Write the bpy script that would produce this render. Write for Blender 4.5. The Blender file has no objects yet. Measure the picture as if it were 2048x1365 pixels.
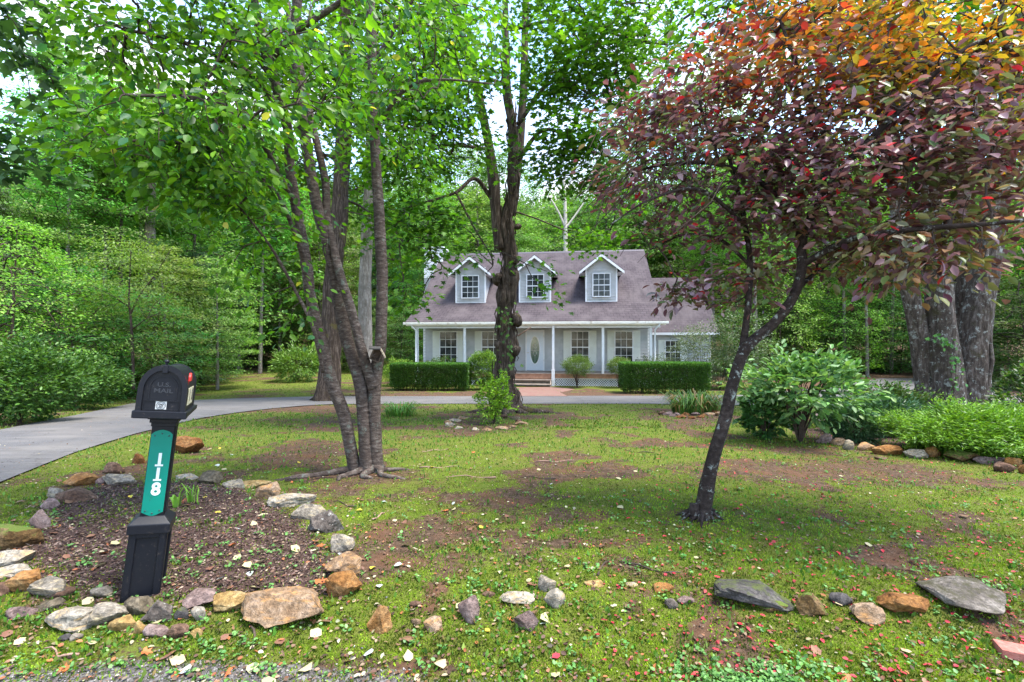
import bpy, math, random
import numpy as np
from mathutils import Vector, Matrix, Euler

random.seed(7)
rng = np.random.default_rng(11)
sc = bpy.context.scene
COL = sc.collection
R = math.radians
F = 950.0; CX = 1024.0; CY = 682.5; HC = 1.5          # focal length in photo pixels, principal point, eye height

# ------------------------------------------------------------ camera
cd = bpy.data.cameras.new('camera'); cam = bpy.data.objects.new('camera', cd); COL.objects.link(cam)
cam.location = (0, 0, HC); cam.rotation_euler = (R(90), 0, 0)
cd.sensor_width = 36; cd.lens = 36 * F / 2048; cd.clip_start = 0.05; cd.clip_end = 3000
sc.camera = cam
# ------------------------------------------------------------ light
SUN_EL, SUN_AZ = 68, 105     # degrees; azimuth from +Y towards +X
w = bpy.data.worlds.new('World'); sc.world = w; w.use_nodes = True
nt = w.node_tree; nt.nodes.clear()
sky = nt.nodes.new('ShaderNodeTexSky'); sky.sky_type = 'NISHITA'; sky.sun_disc = False
sky.sun_elevation = R(SUN_EL); sky.sun_rotation = R(SUN_AZ); sky.dust_density = .3; sky.air_density = 1.0
tc = nt.nodes.new('ShaderNodeTexCoord'); mp = nt.nodes.new('ShaderNodeMapping'); mp.inputs['Scale'].default_value = (1, 1, 2.2)
nt.links.new(tc.outputs['Generated'], mp.inputs[0])
nz = nt.nodes.new('ShaderNodeTexNoise'); nz.inputs['Scale'].default_value = 2.6; nz.inputs['Detail'].default_value = 7
nt.links.new(mp.outputs[0], nz.inputs['Vector'])
rp = nt.nodes.new('ShaderNodeValToRGB'); rp.color_ramp.elements[0].position = .46; rp.color_ramp.elements[1].position = .66
nt.links.new(nz.outputs['Fac'], rp.inputs[0])
mx = nt.nodes.new('ShaderNodeMixRGB'); mx.inputs[2].default_value = (2.4, 2.35, 2.3, 1)
nt.links.new(rp.outputs[0], mx.inputs[0]); nt.links.new(sky.outputs[0], mx.inputs[1])
bg = nt.nodes.new('ShaderNodeBackground'); bg.inputs[1].default_value = 0.15
nt.links.new(mx.outputs[0], bg.inputs[0])
wo = nt.nodes.new('ShaderNodeOutputWorld'); nt.links.new(bg.outputs[0], wo.inputs[0])
sd = bpy.data.lights.new('sun', 'SUN'); sd.energy = 2.2; sd.angle = R(22); sd.color = (1, .95, .86)
sun = bpy.data.objects.new('sun', sd); COL.objects.link(sun)
dv = Vector((math.sin(R(SUN_AZ)) * math.cos(R(SUN_EL)), math.cos(R(SUN_AZ)) * math.cos(R(SUN_EL)), math.sin(R(SUN_EL))))
sun.rotation_euler = dv.to_track_quat('Z', 'Y').to_euler()
sc.view_settings.view_transform = 'Standard'; sc.view_settings.look = 'None'; sc.view_settings.gamma = 1
sc.view_settings.exposure = 2.4; sc.view_settings.use_curve_mapping = False
sc.render.engine = 'CYCLES'
sc.cycles.use_denoising = True; sc.cycles.max_bounces = 8; sc.cycles.diffuse_bounces = 4
sc.cycles.glossy_bounces = 2; sc.cycles.transmission_bounces = 5; sc.cycles.caustics_reflective = False; sc.cycles.caustics_refractive = False
sc.cycles.sample_clamp_indirect = 6

# ------------------------------------------------------------ numeric helpers
def _h(i, seed):
    v = np.sin(i[..., 0] * 127.1 + i[..., 1] * 311.7 + i[..., 2] * 74.7 + seed * 17.3) * 43758.5453
    return v - np.floor(v)
def vn(p, seed=0):
    p = np.asarray(p, float); i = np.floor(p); f = p - i; u = f * f * (3 - 2 * f); r = 0
    for a in (0, 1):
        for b in (0, 1):
            for c in (0, 1):
                wgt = (u[..., 0] if a else 1 - u[..., 0]) * (u[..., 1] if b else 1 - u[..., 1]) * (u[..., 2] if c else 1 - u[..., 2])
                r = r + wgt * _h(i + np.array([a, b, c]), seed)
    return r
def fbm(p, o=4, seed=0):
    p = np.asarray(p, float); r = 0; a = .5; t = 0
    for k in range(o):
        r = r + a * vn(p * 2 ** k, seed + k); t += a; a *= .5
    return r / t
def n2(x, y, s, o=4, seed=0):
    return fbm(np.stack([x * s, y * s, np.zeros_like(x) + .5], -1), o, seed)
def sstep(a, b, x):
    t = np.clip((x - a) / (b - a), 0, 1); return t * t * (3 - 2 * t)
def gbase(x, y):
    x = np.asarray(x, float); y = np.asarray(y, float)
    z = -.75 * sstep(3, 23, y) * 1.0
    z = z + .42 * np.maximum(0, y - 52) * sstep(52, 75, y) * (y < 400) + (y >= 400) * 140
    z = np.minimum(z, 42)
    z = z + .10 * np.maximum(0, np.abs(x - 2) - 38)
    return z
def G0(x, y): return float(gbase(x, y))
def gp(px, py):
    """ground point seen at a photo pixel"""
    z = 0
    for _ in range(30):
        Y = (HC - z) * F / (py - CY); X = (px - CX) / F * Y; z = .5 * z + .5 * G0(X, Y)
    return X, Y
def W(px, py, Y): return np.array([(px - CX) / F * Y, Y, HC + (CY - py) / F * Y])
def inpoly(x, y, poly):
    c = np.zeros(x.shape, bool); n = len(poly); j = n - 1
    for i in range(n):
        xi, yi = poly[i]; xj, yj = poly[j]
        if yi != yj: c ^= ((yi > y) != (yj > y)) & (x < (xj - xi) * (y - yi) / (yj - yi) + xi)
        j = i
    return c
def resample(pts, n):
    p = np.array(pts, float); d = np.r_[0, np.cumsum(np.linalg.norm(np.diff(p, axis=0), axis=1))]
    t = np.linspace(0, d[-1], n); return np.stack([np.interp(t, d, p[:, k]) for k in range(p.shape[1])], 1)
def catmull(pts, per=8):
    p = np.array(pts, float); p = np.vstack([2 * p[0] - p[1], p, 2 * p[-1] - p[-2]]); out = []
    for i in range(1, len(p) - 2):
        for t in np.linspace(0, 1, per, endpoint=False):
            a, b, c, d = p[i - 1], p[i], p[i + 1], p[i + 2]
            out.append(.5 * (2 * b + (c - a) * t + (2 * a - 5 * b + 4 * c - d) * t * t + (3 * b - a - 3 * c + d) * t ** 3))
    out.append(p[-2]); return np.array(out)

# ------------------------------------------------------------ material helpers
def mat(name):
    m = bpy.data.materials.new(name); m.use_nodes = True; m.node_tree.nodes.clear(); return m, m.node_tree
def nd(nt, typ, ins=None, **props):
    n = nt.nodes.new(typ)
    for k, v in props.items(): setattr(n, k, v)
    for k, v in (ins or {}).items():
        s = n.inputs[k]
        if isinstance(v, bpy.types.NodeSocket): nt.links.new(v, s)
        else: s.default_value = v
    return n
def c4(c): return (c[0], c[1], c[2], 1)
def ramp(nt, fac, stops):
    n = nt.nodes.new('ShaderNodeValToRGB'); nt.links.new(fac, n.inputs[0]); e = n.color_ramp.elements
    while len(e) < len(stops): e.new(.5)
    for i, (p, c) in enumerate(stops): e[i].position = p; e[i].color = c4(c) if hasattr(c, '__len__') else (c, c, c, 1)
    return n.outputs[0]
def coords(nt, scale=(1, 1, 1), kind='Object'):
    t = nd(nt, 'ShaderNodeTexCoord'); return nd(nt, 'ShaderNodeMapping', {0: t.outputs[kind], 'Scale': scale}).outputs[0]
def noise(nt, vec, scale, detail=5, rough=.55):
    return nd(nt, 'ShaderNodeTexNoise', {'Vector': vec, 'Scale': scale, 'Detail': detail, 'Roughness': rough}).outputs['Fac']
def mixc(nt, f, a, b, mode='MIX'):
    n = nd(nt, 'ShaderNodeMixRGB', blend_type=mode)
    for i, v in enumerate((f, a, b)):
        if isinstance(v, bpy.types.NodeSocket): nt.links.new(v, n.inputs[i])
        else: n.inputs[i].default_value = v if i == 0 else c4(v)
    return n.outputs[0]
def math_(nt, op, a, b=0.):
    n = nd(nt, 'ShaderNodeMath', operation=op)
    for i, v in enumerate((a, b)):
        if isinstance(v, bpy.types.NodeSocket): nt.links.new(v, n.inputs[i])
        else: n.inputs[i].default_value = v
    return n.outputs[0]
def finish(nt, col, rough=.7, bump=None, dist=.01, strength=1., spec=.3, metal=0.):
    b = nd(nt, 'ShaderNodeBsdfPrincipled', {'Roughness': rough, 'Specular IOR Level': spec, 'Metallic': metal})
    if isinstance(col, bpy.types.NodeSocket): nt.links.new(col, b.inputs['Base Color'])
    else: b.inputs['Base Color'].default_value = c4(col)
    if bump is not None:
        bn = nd(nt, 'ShaderNodeBump', {'Height': bump, 'Distance': dist, 'Strength': strength}); nt.links.new(bn.outputs[0], b.inputs['Normal'])
    nd(nt, 'ShaderNodeOutputMaterial', {'Surface': b.outputs[0]})
def plain(name, col, rough=.6, spec=.3, metal=0., var=.12, scale=12., dirt=None):
    m, nt = mat(name); v = coords(nt); f = noise(nt, v, scale)
    c = ramp(nt, f, [(.3, [x * (1 - var) for x in col]), (.7, [min(1, x * (1 + var)) for x in col])])
    if dirt: c = mixc(nt, ramp(nt, noise(nt, v, dirt[1], 8), [(dirt[2], 0), (dirt[2] + .18, 1)]), c, dirt[0])
    finish(nt, c, rough, f, .002, .4, spec, metal); return m
def leaf_mat(name, trans=.38, rough=.42, rand=0., spec=.4, tint=(1.25, 1.25, .55)):
    m, nt = mat(name); a = nd(nt, 'ShaderNodeAttribute', attribute_name='col'); c = a.outputs['Color']
    if rand:
        oi = nd(nt, 'ShaderNodeObjectInfo'); hs = nd(nt, 'ShaderNodeHueSaturation', {'Color': c})
        nt.links.new(math_(nt, 'MULTIPLY_ADD', oi.outputs['Random'], rand * .07), hs.inputs['Hue'])
        hs.inputs['Hue'].links[0].from_node.inputs[2].default_value = .5 - rand * .03
        v = math_(nt, 'MULTIPLY_ADD', oi.outputs['Random'], rand * .7); v.node.inputs[2].default_value = 1 - rand * .3
        nt.links.new(v, hs.inputs['Value']); c = hs.outputs[0]
    b = nd(nt, 'ShaderNodeBsdfPrincipled', {'Base Color': c, 'Roughness': rough, 'Specular IOR Level': spec})
    t = nd(nt, 'ShaderNodeBsdfTranslucent', {'Color': mixc(nt, 1., c, tint, 'MULTIPLY')})
    mxs = nd(nt, 'ShaderNodeMixShader', {0: trans, 1: b.outputs[0], 2: t.outputs[0]})
    nd(nt, 'ShaderNodeOutputMaterial', {'Surface': mxs.outputs[0]}); return m

# ------------------------------------------------------------ object helpers
def link(name, me, mt=None, parent=None, loc=None):
    o = bpy.data.objects.new(name, me); COL.objects.link(o)
    if mt and me is not None and not me.materials: me.materials.append(mt)
    if parent: o.parent = parent
    if loc is not None: o.location = loc
    return o
def tag(o, label=None, cat=None, group=None, kind=None):
    if label: o['label'] = label
    if cat: o['category'] = cat
    if group: o['group'] = group
    if kind: o['kind'] = kind
    return o
def empty(name, loc, rz=0):
    o = bpy.data.objects.new(name, None); COL.objects.link(o); o.location = loc; o.rotation_euler = (0, 0, rz); o.empty_display_size = .1; return o
def mesh_np(name, V, loops, size, cols=None, smooth=False):
    """V (n,3); loops flat vertex indices of faces that all have `size` corners (or a list of sizes)"""
    me = bpy.data.meshes.new(name); V = np.ascontiguousarray(V, np.float32); loops = np.ascontiguousarray(loops, np.int32).ravel()
    me.vertices.add(len(V)); me.vertices.foreach_set('co', V.ravel())
    sz = np.full(len(loops) // size, size, np.int32) if np.isscalar(size) else np.asarray(size, np.int32)
    me.loops.add(len(loops)); me.loops.foreach_set('vertex_index', loops)
    me.polygons.add(len(sz)); me.polygons.foreach_set('loop_start', np.r_[0, np.cumsum(sz)[:-1]].astype(np.int32))
    try: me.polygons.foreach_set('loop_total', sz)
    except Exception: pass
    if smooth: me.polygons.foreach_set('use_smooth', np.ones(len(sz), bool))
    me.update(calc_edges=True)
    if cols is not None:
        dom = 'FACE' if len(cols) == len(sz) else 'POINT'
        at = me.attributes.new('col', 'FLOAT_COLOR', dom)
        c = np.ones((len(cols), 4), np.float32); c[:, :3] = cols; at.data.foreach_set('color', c.ravel())
    return me
class MB:
    def __init__(s): s.v = []; s.f = []; s.sm = []
    def add(s, vs, fs, smooth=False):
        o = len(s.v); s.v += [tuple(map(float, p)) for p in vs]; s.f += [[o + i for i in f] for f in fs]; s.sm += [smooth] * len(fs); return s
    def box(s, a, b, M=None):
        (x0, y0, z0), (x1, y1, z1) = a, b
        vs = [(x0, y0, z0), (x1, y0, z0), (x1, y1, z0), (x0, y1, z0), (x0, y0, z1), (x1, y0, z1), (x1, y1, z1), (x0, y1, z1)]
        if M: vs = [M @ Vector(v) for v in vs]
        return s.add(vs, [(0, 3, 2, 1), (4, 5, 6, 7), (0, 1, 5, 4), (1, 2, 6, 5), (2, 3, 7, 6), (3, 0, 4, 7)])
    def prism(s, prof, a, b, ax='x'):
        """profile of 2D points extruded from a to b; ax x: (x; y,z)  ax y: (x,z ; y)"""
        n = len(prof)
        g = (lambda p, t: (t, p[0], p[1])) if ax == 'x' else ((lambda p, t: (p[0], t, p[1])) if ax == 'y' else (lambda p, t: (p[0], p[1], t)))
        return s.add([g(p, a) for p in prof] + [g(p, b) for p in prof],
                     [list(range(n))[::-1], list(range(n, 2 * n))] + [(i, (i + 1) % n, n + (i + 1) % n, n + i) for i in range(n)])
    def tube(s, pts, rad, n=8, rough=0., seed=0, cap=True, rs=6., flat=None):
        P = np.array(pts, float); m = len(P); rad = np.broadcast_to(np.array(rad, float), (m,)) if np.ndim(rad) else np.full(m, float(rad))
        T = np.gradient(P, axis=0); T /= np.linalg.norm(T, axis=1)[:, None] + 1e-9
        up = np.array([1., 0, 0]) if abs(T[0][0]) < .8 else np.array([0, 1., 0])
        a = np.linspace(0, 2 * np.pi, n, endpoint=False); V = []
        x = up - T[0] * up.dot(T[0])
        L = np.r_[0, np.cumsum(np.linalg.norm(np.diff(P, axis=0), axis=1))]
        for i in range(m):
            x = x - T[i] * x.dot(T[i]); x /= np.linalg.norm(x) + 1e-9; y = np.cross(T[i], x)
            r = np.full(n, rad[i])
            if rough:
                q = np.stack([np.cos(a) * 2.2, np.sin(a) * 2.2, np.full(n, L[i] * rs * .35)], 1)
                q2 = np.stack([np.cos(a) * 6, np.sin(a) * 6, np.full(n, L[i] * rs)], 1)
                r = r * (1 + rough * (2 * vn(q, seed) - 1) + rough * .5 * (2 * vn(q2, seed + 3) - 1))
            V.append(P[i] + np.cos(a)[:, None] * x * r[:, None] + np.sin(a)[:, None] * y * r[:, None])
        V = np.concatenate(V); fs = [(i * n + k, i * n + (k + 1) % n, (i + 1) * n + (k + 1) % n, (i + 1) * n + k) for i in range(m - 1) for k in range(n)]
        if cap: fs += [list(range(n))[::-1], list(range((m - 1) * n, m * n))]
        return s.add(V, fs, True)
    def build(s, name, mt, parent=None, loc=None, bevel=0., off=None):
        V = s.v if off is None else [(a - off[0], b - off[1], c - off[2]) for a, b, c in s.v]
        me = bpy.data.meshes.new(name); me.from_pydata(V, [], s.f); me.polygons.foreach_set('use_smooth', s.sm); me.update()
        o = link(name, me, mt, parent, loc)
        if bevel:
            b = o.modifiers.new('b', 'BEVEL'); b.width = bevel; b.segments = 2; b.limit_method = 'ANGLE'; b.angle_limit = R(40)
        return o

# ------------------------------------------------------------ leaves
TPL = {
 'leaf': ([(0, 0, 0), (.33, .25, .05), (.72, .2, .03), (1, 0, -.08), (.72, -.2, .03), (.33, -.25, .05)], [(0, 3, 2, 1), (0, 5, 4, 3)]),
 'plum': ([(0, 0, 0), (.38, .24, .07), (.74, .2, .05), (1, 0, -.1), (.74, -.2, .05), (.38, -.24, .07)], [(0, 3, 2, 1), (0, 5, 4, 3)]),
 'long': ([(0, 0, 0), (.3, .13, .04), (.7, .13, .03), (1, 0, -.1), (.7, -.13, .03), (.3, -.13, .04)], [(0, 3, 2, 1), (0, 5, 4, 3)]),
 'maple': ([(0, 0, 0), (-.05, .22, 0), (.1, .5, .03), (.3, .26, .03), (.66, .5, 0), (.6, .16, .02), (1, 0, -.06),
            (.6, -.16, .02), (.66, -.5, 0), (.3, -.26, .03), (.1, -.5, .03), (-.05, -.22, 0)], [(0, 6, 5, 4, 3, 2, 1), (0, 11, 10, 9, 8, 7, 6)]),
 'quad': ([(0, 0, 0), (.5, .3, .08), (1, 0, 0), (.5, -.3, .08)], [(0, 1, 2, 3)]),
 'blade': ([(0, -.5, 0), (0, .5, 0), (.55, .3, .12), (.55, -.3, .12)], [(0, 3, 2, 1)]),
 'fern': ([(0, 0, 0), (.3, .16, .02), (1, 0, -.2), (.3, -.16, .02)], [(0, 1, 2, 3)]),
}
def unit(a): return a / (np.linalg.norm(a, axis=-1, keepdims=True) + 1e-9)
def leaves(tpl, pos, d, nrm, size, col, width=None):
    tv, tf = TPL[tpl]; tv = np.array(tv); k = len(tv); n = len(pos); fs = len(tf[0])
    x = unit(d); z = unit(nrm - x * (nrm * x).sum(1, keepdims=True)); y = np.cross(z, x)
    s = np.broadcast_to(np.asarray(size, float), (n,))[:, None, None]
    wd = 1. if width is None else width
    V = pos[:, None] + s * (tv[None, :, 0, None] * x[:, None] + wd * tv[None, :, 1, None] * y[:, None] + tv[None, :, 2, None] * z[:, None])
    Fi = (np.arange(n) * k)[:, None, None] + np.array(tf)[None]
    return V.reshape(-1, 3), Fi.reshape(-1), fs, np.repeat(col, len(tf), axis=0)
def palette(cols, n, jit=.16, wts=None):
    c = np.array(cols)[rng.choice(len(cols), n, p=wts)]
    return np.clip(c * (1 + jit * rng.standard_normal((n, 1))) * (1 + .05 * rng.standard_normal((n, 3))), .003, 1)
def spray(C, D, m, L, flat=.45, droop=.25, lat=.22):
    n = len(C); C = np.repeat(C, m, 0); D = unit(np.repeat(D, m, 0)); N = n * m
    side = np.where(rng.random(N) < .5, 1, -1)[:, None]
    up = np.tile([0, 0, 1.], (N, 1)); la = unit(np.cross(D, up) + 1e-3)
    s = (rng.random(N)[:, None] - .35) * L
    pos = C + D * s + la * side * rng.random(N)[:, None] * L * lat + rng.standard_normal((N, 3)) * L * .11
    d = unit(D * .7 + la * side * .8 + rng.standard_normal((N, 3)) * .35 + np.array([0, 0, -droop]))
    nr = unit(up + rng.standard_normal((N, 3)) * flat)
    return pos, d, nr
def blobpts(blobs, power=.5):
    out = []; ctr = []
    for c, r, n in blobs:
        v = unit(rng.standard_normal((n, 3))) * (rng.random(n)[:, None] ** power); out.append(np.array(c) + v * np.array(r)); ctr.append(np.tile(c, (n, 1)))
    return np.concatenate(out), np.concatenate(ctr)
def connect(mb, skel, skr, pts, r0=.004, rmax=.05, sides=4, wob=.08):
    """grow twigs: every cluster joins the nearest piece of wood already there"""
    S = np.array(skel); d0 = np.min(np.linalg.norm(pts[:, None] - S[None], axis=2), axis=1); order = np.argsort(d0)
    nodes = [tuple(p) for p in S]; par = [-1] * len(nodes); A = np.array(nodes)
    idx = []; dirs = np.zeros_like(pts)
    A = np.vstack([A, np.zeros((len(pts), 3))]); cnt = len(nodes); parents = np.full(len(A), -1)
    rootd = np.r_[np.zeros(cnt), np.zeros(len(pts))]
    for i in order:
        p = pts[i]; dd = np.linalg.norm(A[:cnt] - p, axis=1) + .35 * rootd[:cnt]
        j = int(np.argmin(dd)); A[cnt] = p; parents[cnt] = j; rootd[cnt] = rootd[j] + np.linalg.norm(A[j] - p)
        dirs[i] = p - A[j]; idx.append(cnt); cnt += 1
    load = np.ones(len(A))
    for k in range(cnt - 1, len(S) - 1, -1): load[parents[k]] += load[k]
    for k in range(len(S), cnt):
        a, b = A[parents[k]], A[k]; L = np.linalg.norm(b - a)
        if L < 1e-3: continue
        off = rng.standard_normal(3) * L * wob; off[2] += L * .1
        ra = min(rmax, r0 * math.sqrt(load[k]) * 1.15); rb = min(rmax, r0 * math.sqrt(max(1, load[k] - 1)))
        mb.tube([a, a * .66 + b * .34 + off, a * .33 + b * .67 + off * .8, b], [ra, ra * .95, rb * 1.02, rb], sides, cap=False)
    dirs = unit(dirs + 1e-4); return dirs
M = {}
# ------------------------------------------------------------ setting: masks of the ground
def edge(l): return [gp(*p) for p in l]
NEAR = [(-2.6 - 4.2, 1.2), (-5.2, 3.2)] + edge([(0, 965), (150, 905), (270, 868), (400, 837), (520, 818), (640, 809), (900, 808), (1120, 808), (1300, 808), (1440, 811), (1600, 812), (1750, 815), (1900, 822), (2048, 832), (2300, 860)]) + [(16, 6)]
FAR = [(-9.5, 1.2), (-9.2, 3.4)] + edge([(-250, 905), (0, 860), (150, 831), (270, 806), (450, 798), (640, 793), (800, 793), (1250, 792), (1330, 792), (1500, 790), (1640, 786), (1700, 768), (1760, 757), (1880, 757), (1960, 770), (2048, 798), (2300, 820)]) + [(21, 7)]
DRIVE = NEAR + FAR[::-1]
MULCH = edge([(60, 1075), (90, 1010), (130, 985), (210, 968), (300, 966), (420, 962), (500, 985), (560, 1010), (630, 1055), (670, 1110), (700, 1180), (600, 1210), (500, 1205), (380, 1205), (250, 1205), (130, 1200), (40, 1170), (-60, 1130), (-40, 1090)])
BED = edge([(1590, 880), (1700, 893), (1830, 912), (1950, 925), (2048, 945), (2200, 960), (2200, 850), (1900, 824), (1640, 828), (1560, 850)])
DIRT = [(1040, 1000, 90, 14, .9), (1130, 1035, 110, 16, .8), (1180, 1085, 130, 14, .8), (760, 955, 120, 16, .8), (640, 985, 90, 18, .6), (820, 990, 90, 14, .5), (1480, 950, 200, 16, .55), (1700, 935, 250, 20, .75),
        (1400, 1035, 80, 14, .6), (600, 818, 200, 9, .8), (950, 856, 110, 10, .9), (900, 835, 90, 6, .6), (1400, 835, 110, 8, .7), (1600, 900, 120, 12, .8), (770, 1130, 60, 22, .7), (1900, 965, 200, 14, .5), (830, 875, 60, 6, .5),
        (650, 840, 80, 8, .6), (1290, 1120, 100, 12, .5), (820, 1290, 200, 20, .6), (350, 1320, 400, 30, .9), (1500, 1350, 220, 22, .55), (60, 960, 90, 14, .6), (1180, 790, 130, 5, 1), (900, 790, 200, 4, .9), (700, 783, 140, 4, .7)]
DW = [(gp(a, b), gp(a + c, b)[0] - gp(a, b)[0], abs(gp(a, b - min(d, b - 700))[1] - gp(a, b + d)[1]) / 2, k) for a, b, c, d, k in DIRT]
def greenmask(x, y):
    g = .97 - .88 * sstep(.49, .65, n2(x, y, 1.1, 5, 3)) - .35 * sstep(.5, .62, n2(x, y, 5., 4, 8))
    for (cx, cy), rx, ry, k in DW:
        g = g - .95 * k * np.exp(-(((x - cx) / rx) ** 2 + ((y - cy) / ry) ** 2))
    g = g - .8 * sstep(24, 34, y) * (np.abs(x + 12) > 8) - .9 * sstep(11, 14, x) * sstep(14, 20, y)
    g = np.where(y < -1, .9, g)  # unseen ground behind the camera, greened to darken the window reflections
    return np.clip(g, 0, 1)
def soft(poly, x, y, e=.12):
    s = 0
    for dx, dy in ((0, 0), (e, 0), (-e, 0), (0, e), (0, -e), (e * .7, e * .7), (-e * .7, -e * .7), (e * .7, -e * .7), (-e * .7, e * .7)): s = s + inpoly(x + dx, y + dy, poly)
    return s / 9.
def ground_z(x, y):
    x = np.asarray(x, float); y = np.asarray(y, float)
    z = gbase(x, y); dr = soft(DRIVE, x, y, .35); near = (1 - sstep(10, 20, y)) * (1 - dr) * (1 - sstep(10, 16, np.abs(x)))
    z = z + near * (.05 * (n2(x, y, .9, 3, 21) - .5) + .022 * (n2(x, y, 6., 3, 22) - .5))
    z = z + .04 * soft(MULCH, x, y, .25) * (n2(x, y, 9, 3, 24)) - .03 * dr
    z = z - .10 * sstep(3.0, 2.3, y) * (np.abs(x) < 30)
    return z
def GZ(x, y): return float(ground_z(np.array([x]), np.array([y]))[0])

def build_ground():
    xs = np.r_[-np.geomspace(400, 10, 60), np.arange(-9.9, 10, .05), np.geomspace(10, 400, 60)]
    ys = np.r_[-60, -30, -12, -6, -3, -1, 0, .6, 1.2, np.arange(1.5, 9, .045), np.geomspace(9, 30, 110), np.geomspace(30.4, 420, 70)]
    X, Y = np.meshgrid(xs, ys); Z = ground_z(X, Y); n, m = X.shape
    V = np.stack([X, Y, Z], -1).reshape(-1, 3); i = np.arange(n * m).reshape(n, m)
    Fq = np.stack([i[:-1, :-1], i[:-1, 1:], i[1:, 1:], i[1:, :-1]], -1).reshape(-1)
    g = greenmask(X, Y); mu = np.maximum(soft(MULCH, X, Y, .15), .9 * soft(BED, X, Y, .2)); gr = sstep(2.5, 2.24, Y + .35 * (n2(X, Y, 1.5, 3, 5) - .5) + .12 * np.clip(X + .9, 0, 5))
    return mesh_np('ground', V, Fq, 4, np.stack([g, mu, gr], -1).reshape(-1, 3), smooth=True)
m, nt = mat('ground'); a = nd(nt, 'ShaderNodeAttribute', attribute_name='col'); sp = nd(nt, 'ShaderNodeSeparateColor', {0: a.outputs['Color']})
v = coords(nt); nA = noise(nt, v, 3.5, 8, .65); nB = noise(nt, v, 22, 6, .7); nC = noise(nt, v, 90, 4, .7)
dirt = ramp(nt, nB, [(.25, (.022, .014, .009)), (.5, (.075, .047, .03)), (.75, (.17, .115, .08))])
dirt = mixc(nt, ramp(nt, nA, [(.45, 0), (.62, .6)]), dirt, (.13, .06, .032))
moss = ramp(nt, nC, [(.2, (.03, .045, .006)), (.5, (.085, .12, .012)), (.8, (.16, .21, .025))])
moss = mixc(nt, ramp(nt, nA, [(.4, 0), (.65, .7)]), moss, (.12, .11, .03))
mul = ramp(nt, noise(nt, v, 60, 5, .8), [(.3, (.022, .014, .012)), (.55, (.075, .045, .036)), (.75, (.17, .11, .09))])
grv = ramp(nt, nd(nt, 'ShaderNodeTexVoronoi', {'Vector': v, 'Scale': 70.}).outputs['Color'], [(.1, (.05, .045, .04)), (.6, (.12, .11, .105)), (.95, (.26, .245, .24))])
f = math_(nt, 'ADD', sp.outputs[0], math_(nt, 'MULTIPLY', math_(nt, 'SUBTRACT', nB, .5), 1.3))
f = math_(nt, 'ADD', f, math_(nt, 'MULTIPLY', math_(nt, 'SUBTRACT', nC, .5), .8))
c = mixc(nt, ramp(nt, f, [(.38, 0), (.62, 1)]), dirt, moss)
fm = math_(nt, 'ADD', sp.outputs[1], math_(nt, 'MULTIPLY', math_(nt, 'SUBTRACT', nB, .62), 1.2))
c = mixc(nt, ramp(nt, fm, [(.4, 0), (.55, 1)]), c, mul)
fg = math_(nt, 'ADD', sp.outputs[2], math_(nt, 'MULTIPLY', math_(nt, 'SUBTRACT', nB, .6), 1.2))
c = mixc(nt, ramp(nt, fg, [(.4, 0), (.6, 1)]), c, grv)
finish(nt, c, .9, math_(nt, 'ADD', nB, math_(nt, 'MULTIPLY', nC, .5)), .03, .8, .15); M['ground'] = m
tag(link('ground', build_ground(), M['ground']), kind='structure')

m, nt = mat('asphalt'); v = coords(nt); n1 = noise(nt, v, .7, 6); nb = noise(nt, v, 120, 3, .8)
c = ramp(nt, nb, [(.3, (.05, .048, .05)), (.55, (.11, .107, .11)), (.75, (.21, .2, .205))]); c = mixc(nt, ramp(nt, n1, [(.42, 0), (.62, .75)]), c, (.13, .12, .115))
c = mixc(nt, ramp(nt, noise(nt, v, 9, 8, .75), [(.62, 0), (.7, .7)]), c, (.2, .13, .08))
cr = nd(nt, 'ShaderNodeTexVoronoi', {'Vector': nd(nt, 'ShaderNodeVectorMath', {0: v, 1: nd(nt, 'ShaderNodeTexNoise', {'Vector': v, 'Scale': 1.5, 'Detail': 4}).outputs['Color']}, operation='ADD').outputs[0], 'Scale': .55}, feature='DISTANCE_TO_EDGE').outputs[0]
c = mixc(nt, ramp(nt, cr, [(.0, .5), (.006, 0)]), c, (.03, .028, .028))
c = mixc(nt, ramp(nt, noise(nt, v, 2.3, 7, .7), [(.5, 0), (.68, .6)]), c, (.075, .07, .068))
c = mixc(nt, ramp(nt, noise(nt, coords(nt, (.25, 1.6, 1)), 1.6, 6, .7), [(.5, 0), (.62, .5)]), c, (.17, .158, .148))
finish(nt, c, .85, nb, .008, .7, .2); M['asphalt'] = m
A = resample(NEAR, 260); B = resample(FAR, 260)
def relen(A0, B0):
    # pair the two edges by x so that the strips stay square to the drive
    return A0, B0
K = 12; t = np.linspace(0, 1, K)[:, None, None]; P = A[None] * (1 - t) + B[None] * t
Z = gbase(P[..., 0], P[..., 1]) + .004 + .014 * np.sin(np.pi * t[..., 0]); V = np.concatenate([P, Z[..., None]], -1).reshape(-1, 3)
i = np.arange(K * 260).reshape(K, 260); Fq = np.stack([i[:-1, :-1], i[1:, :-1], i[1:, 1:], i[:-1, 1:]], -1).reshape(-1)
tag(link('driveway', mesh_np('driveway', V, Fq, 4, smooth=True), M['asphalt']), kind='structure')
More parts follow.
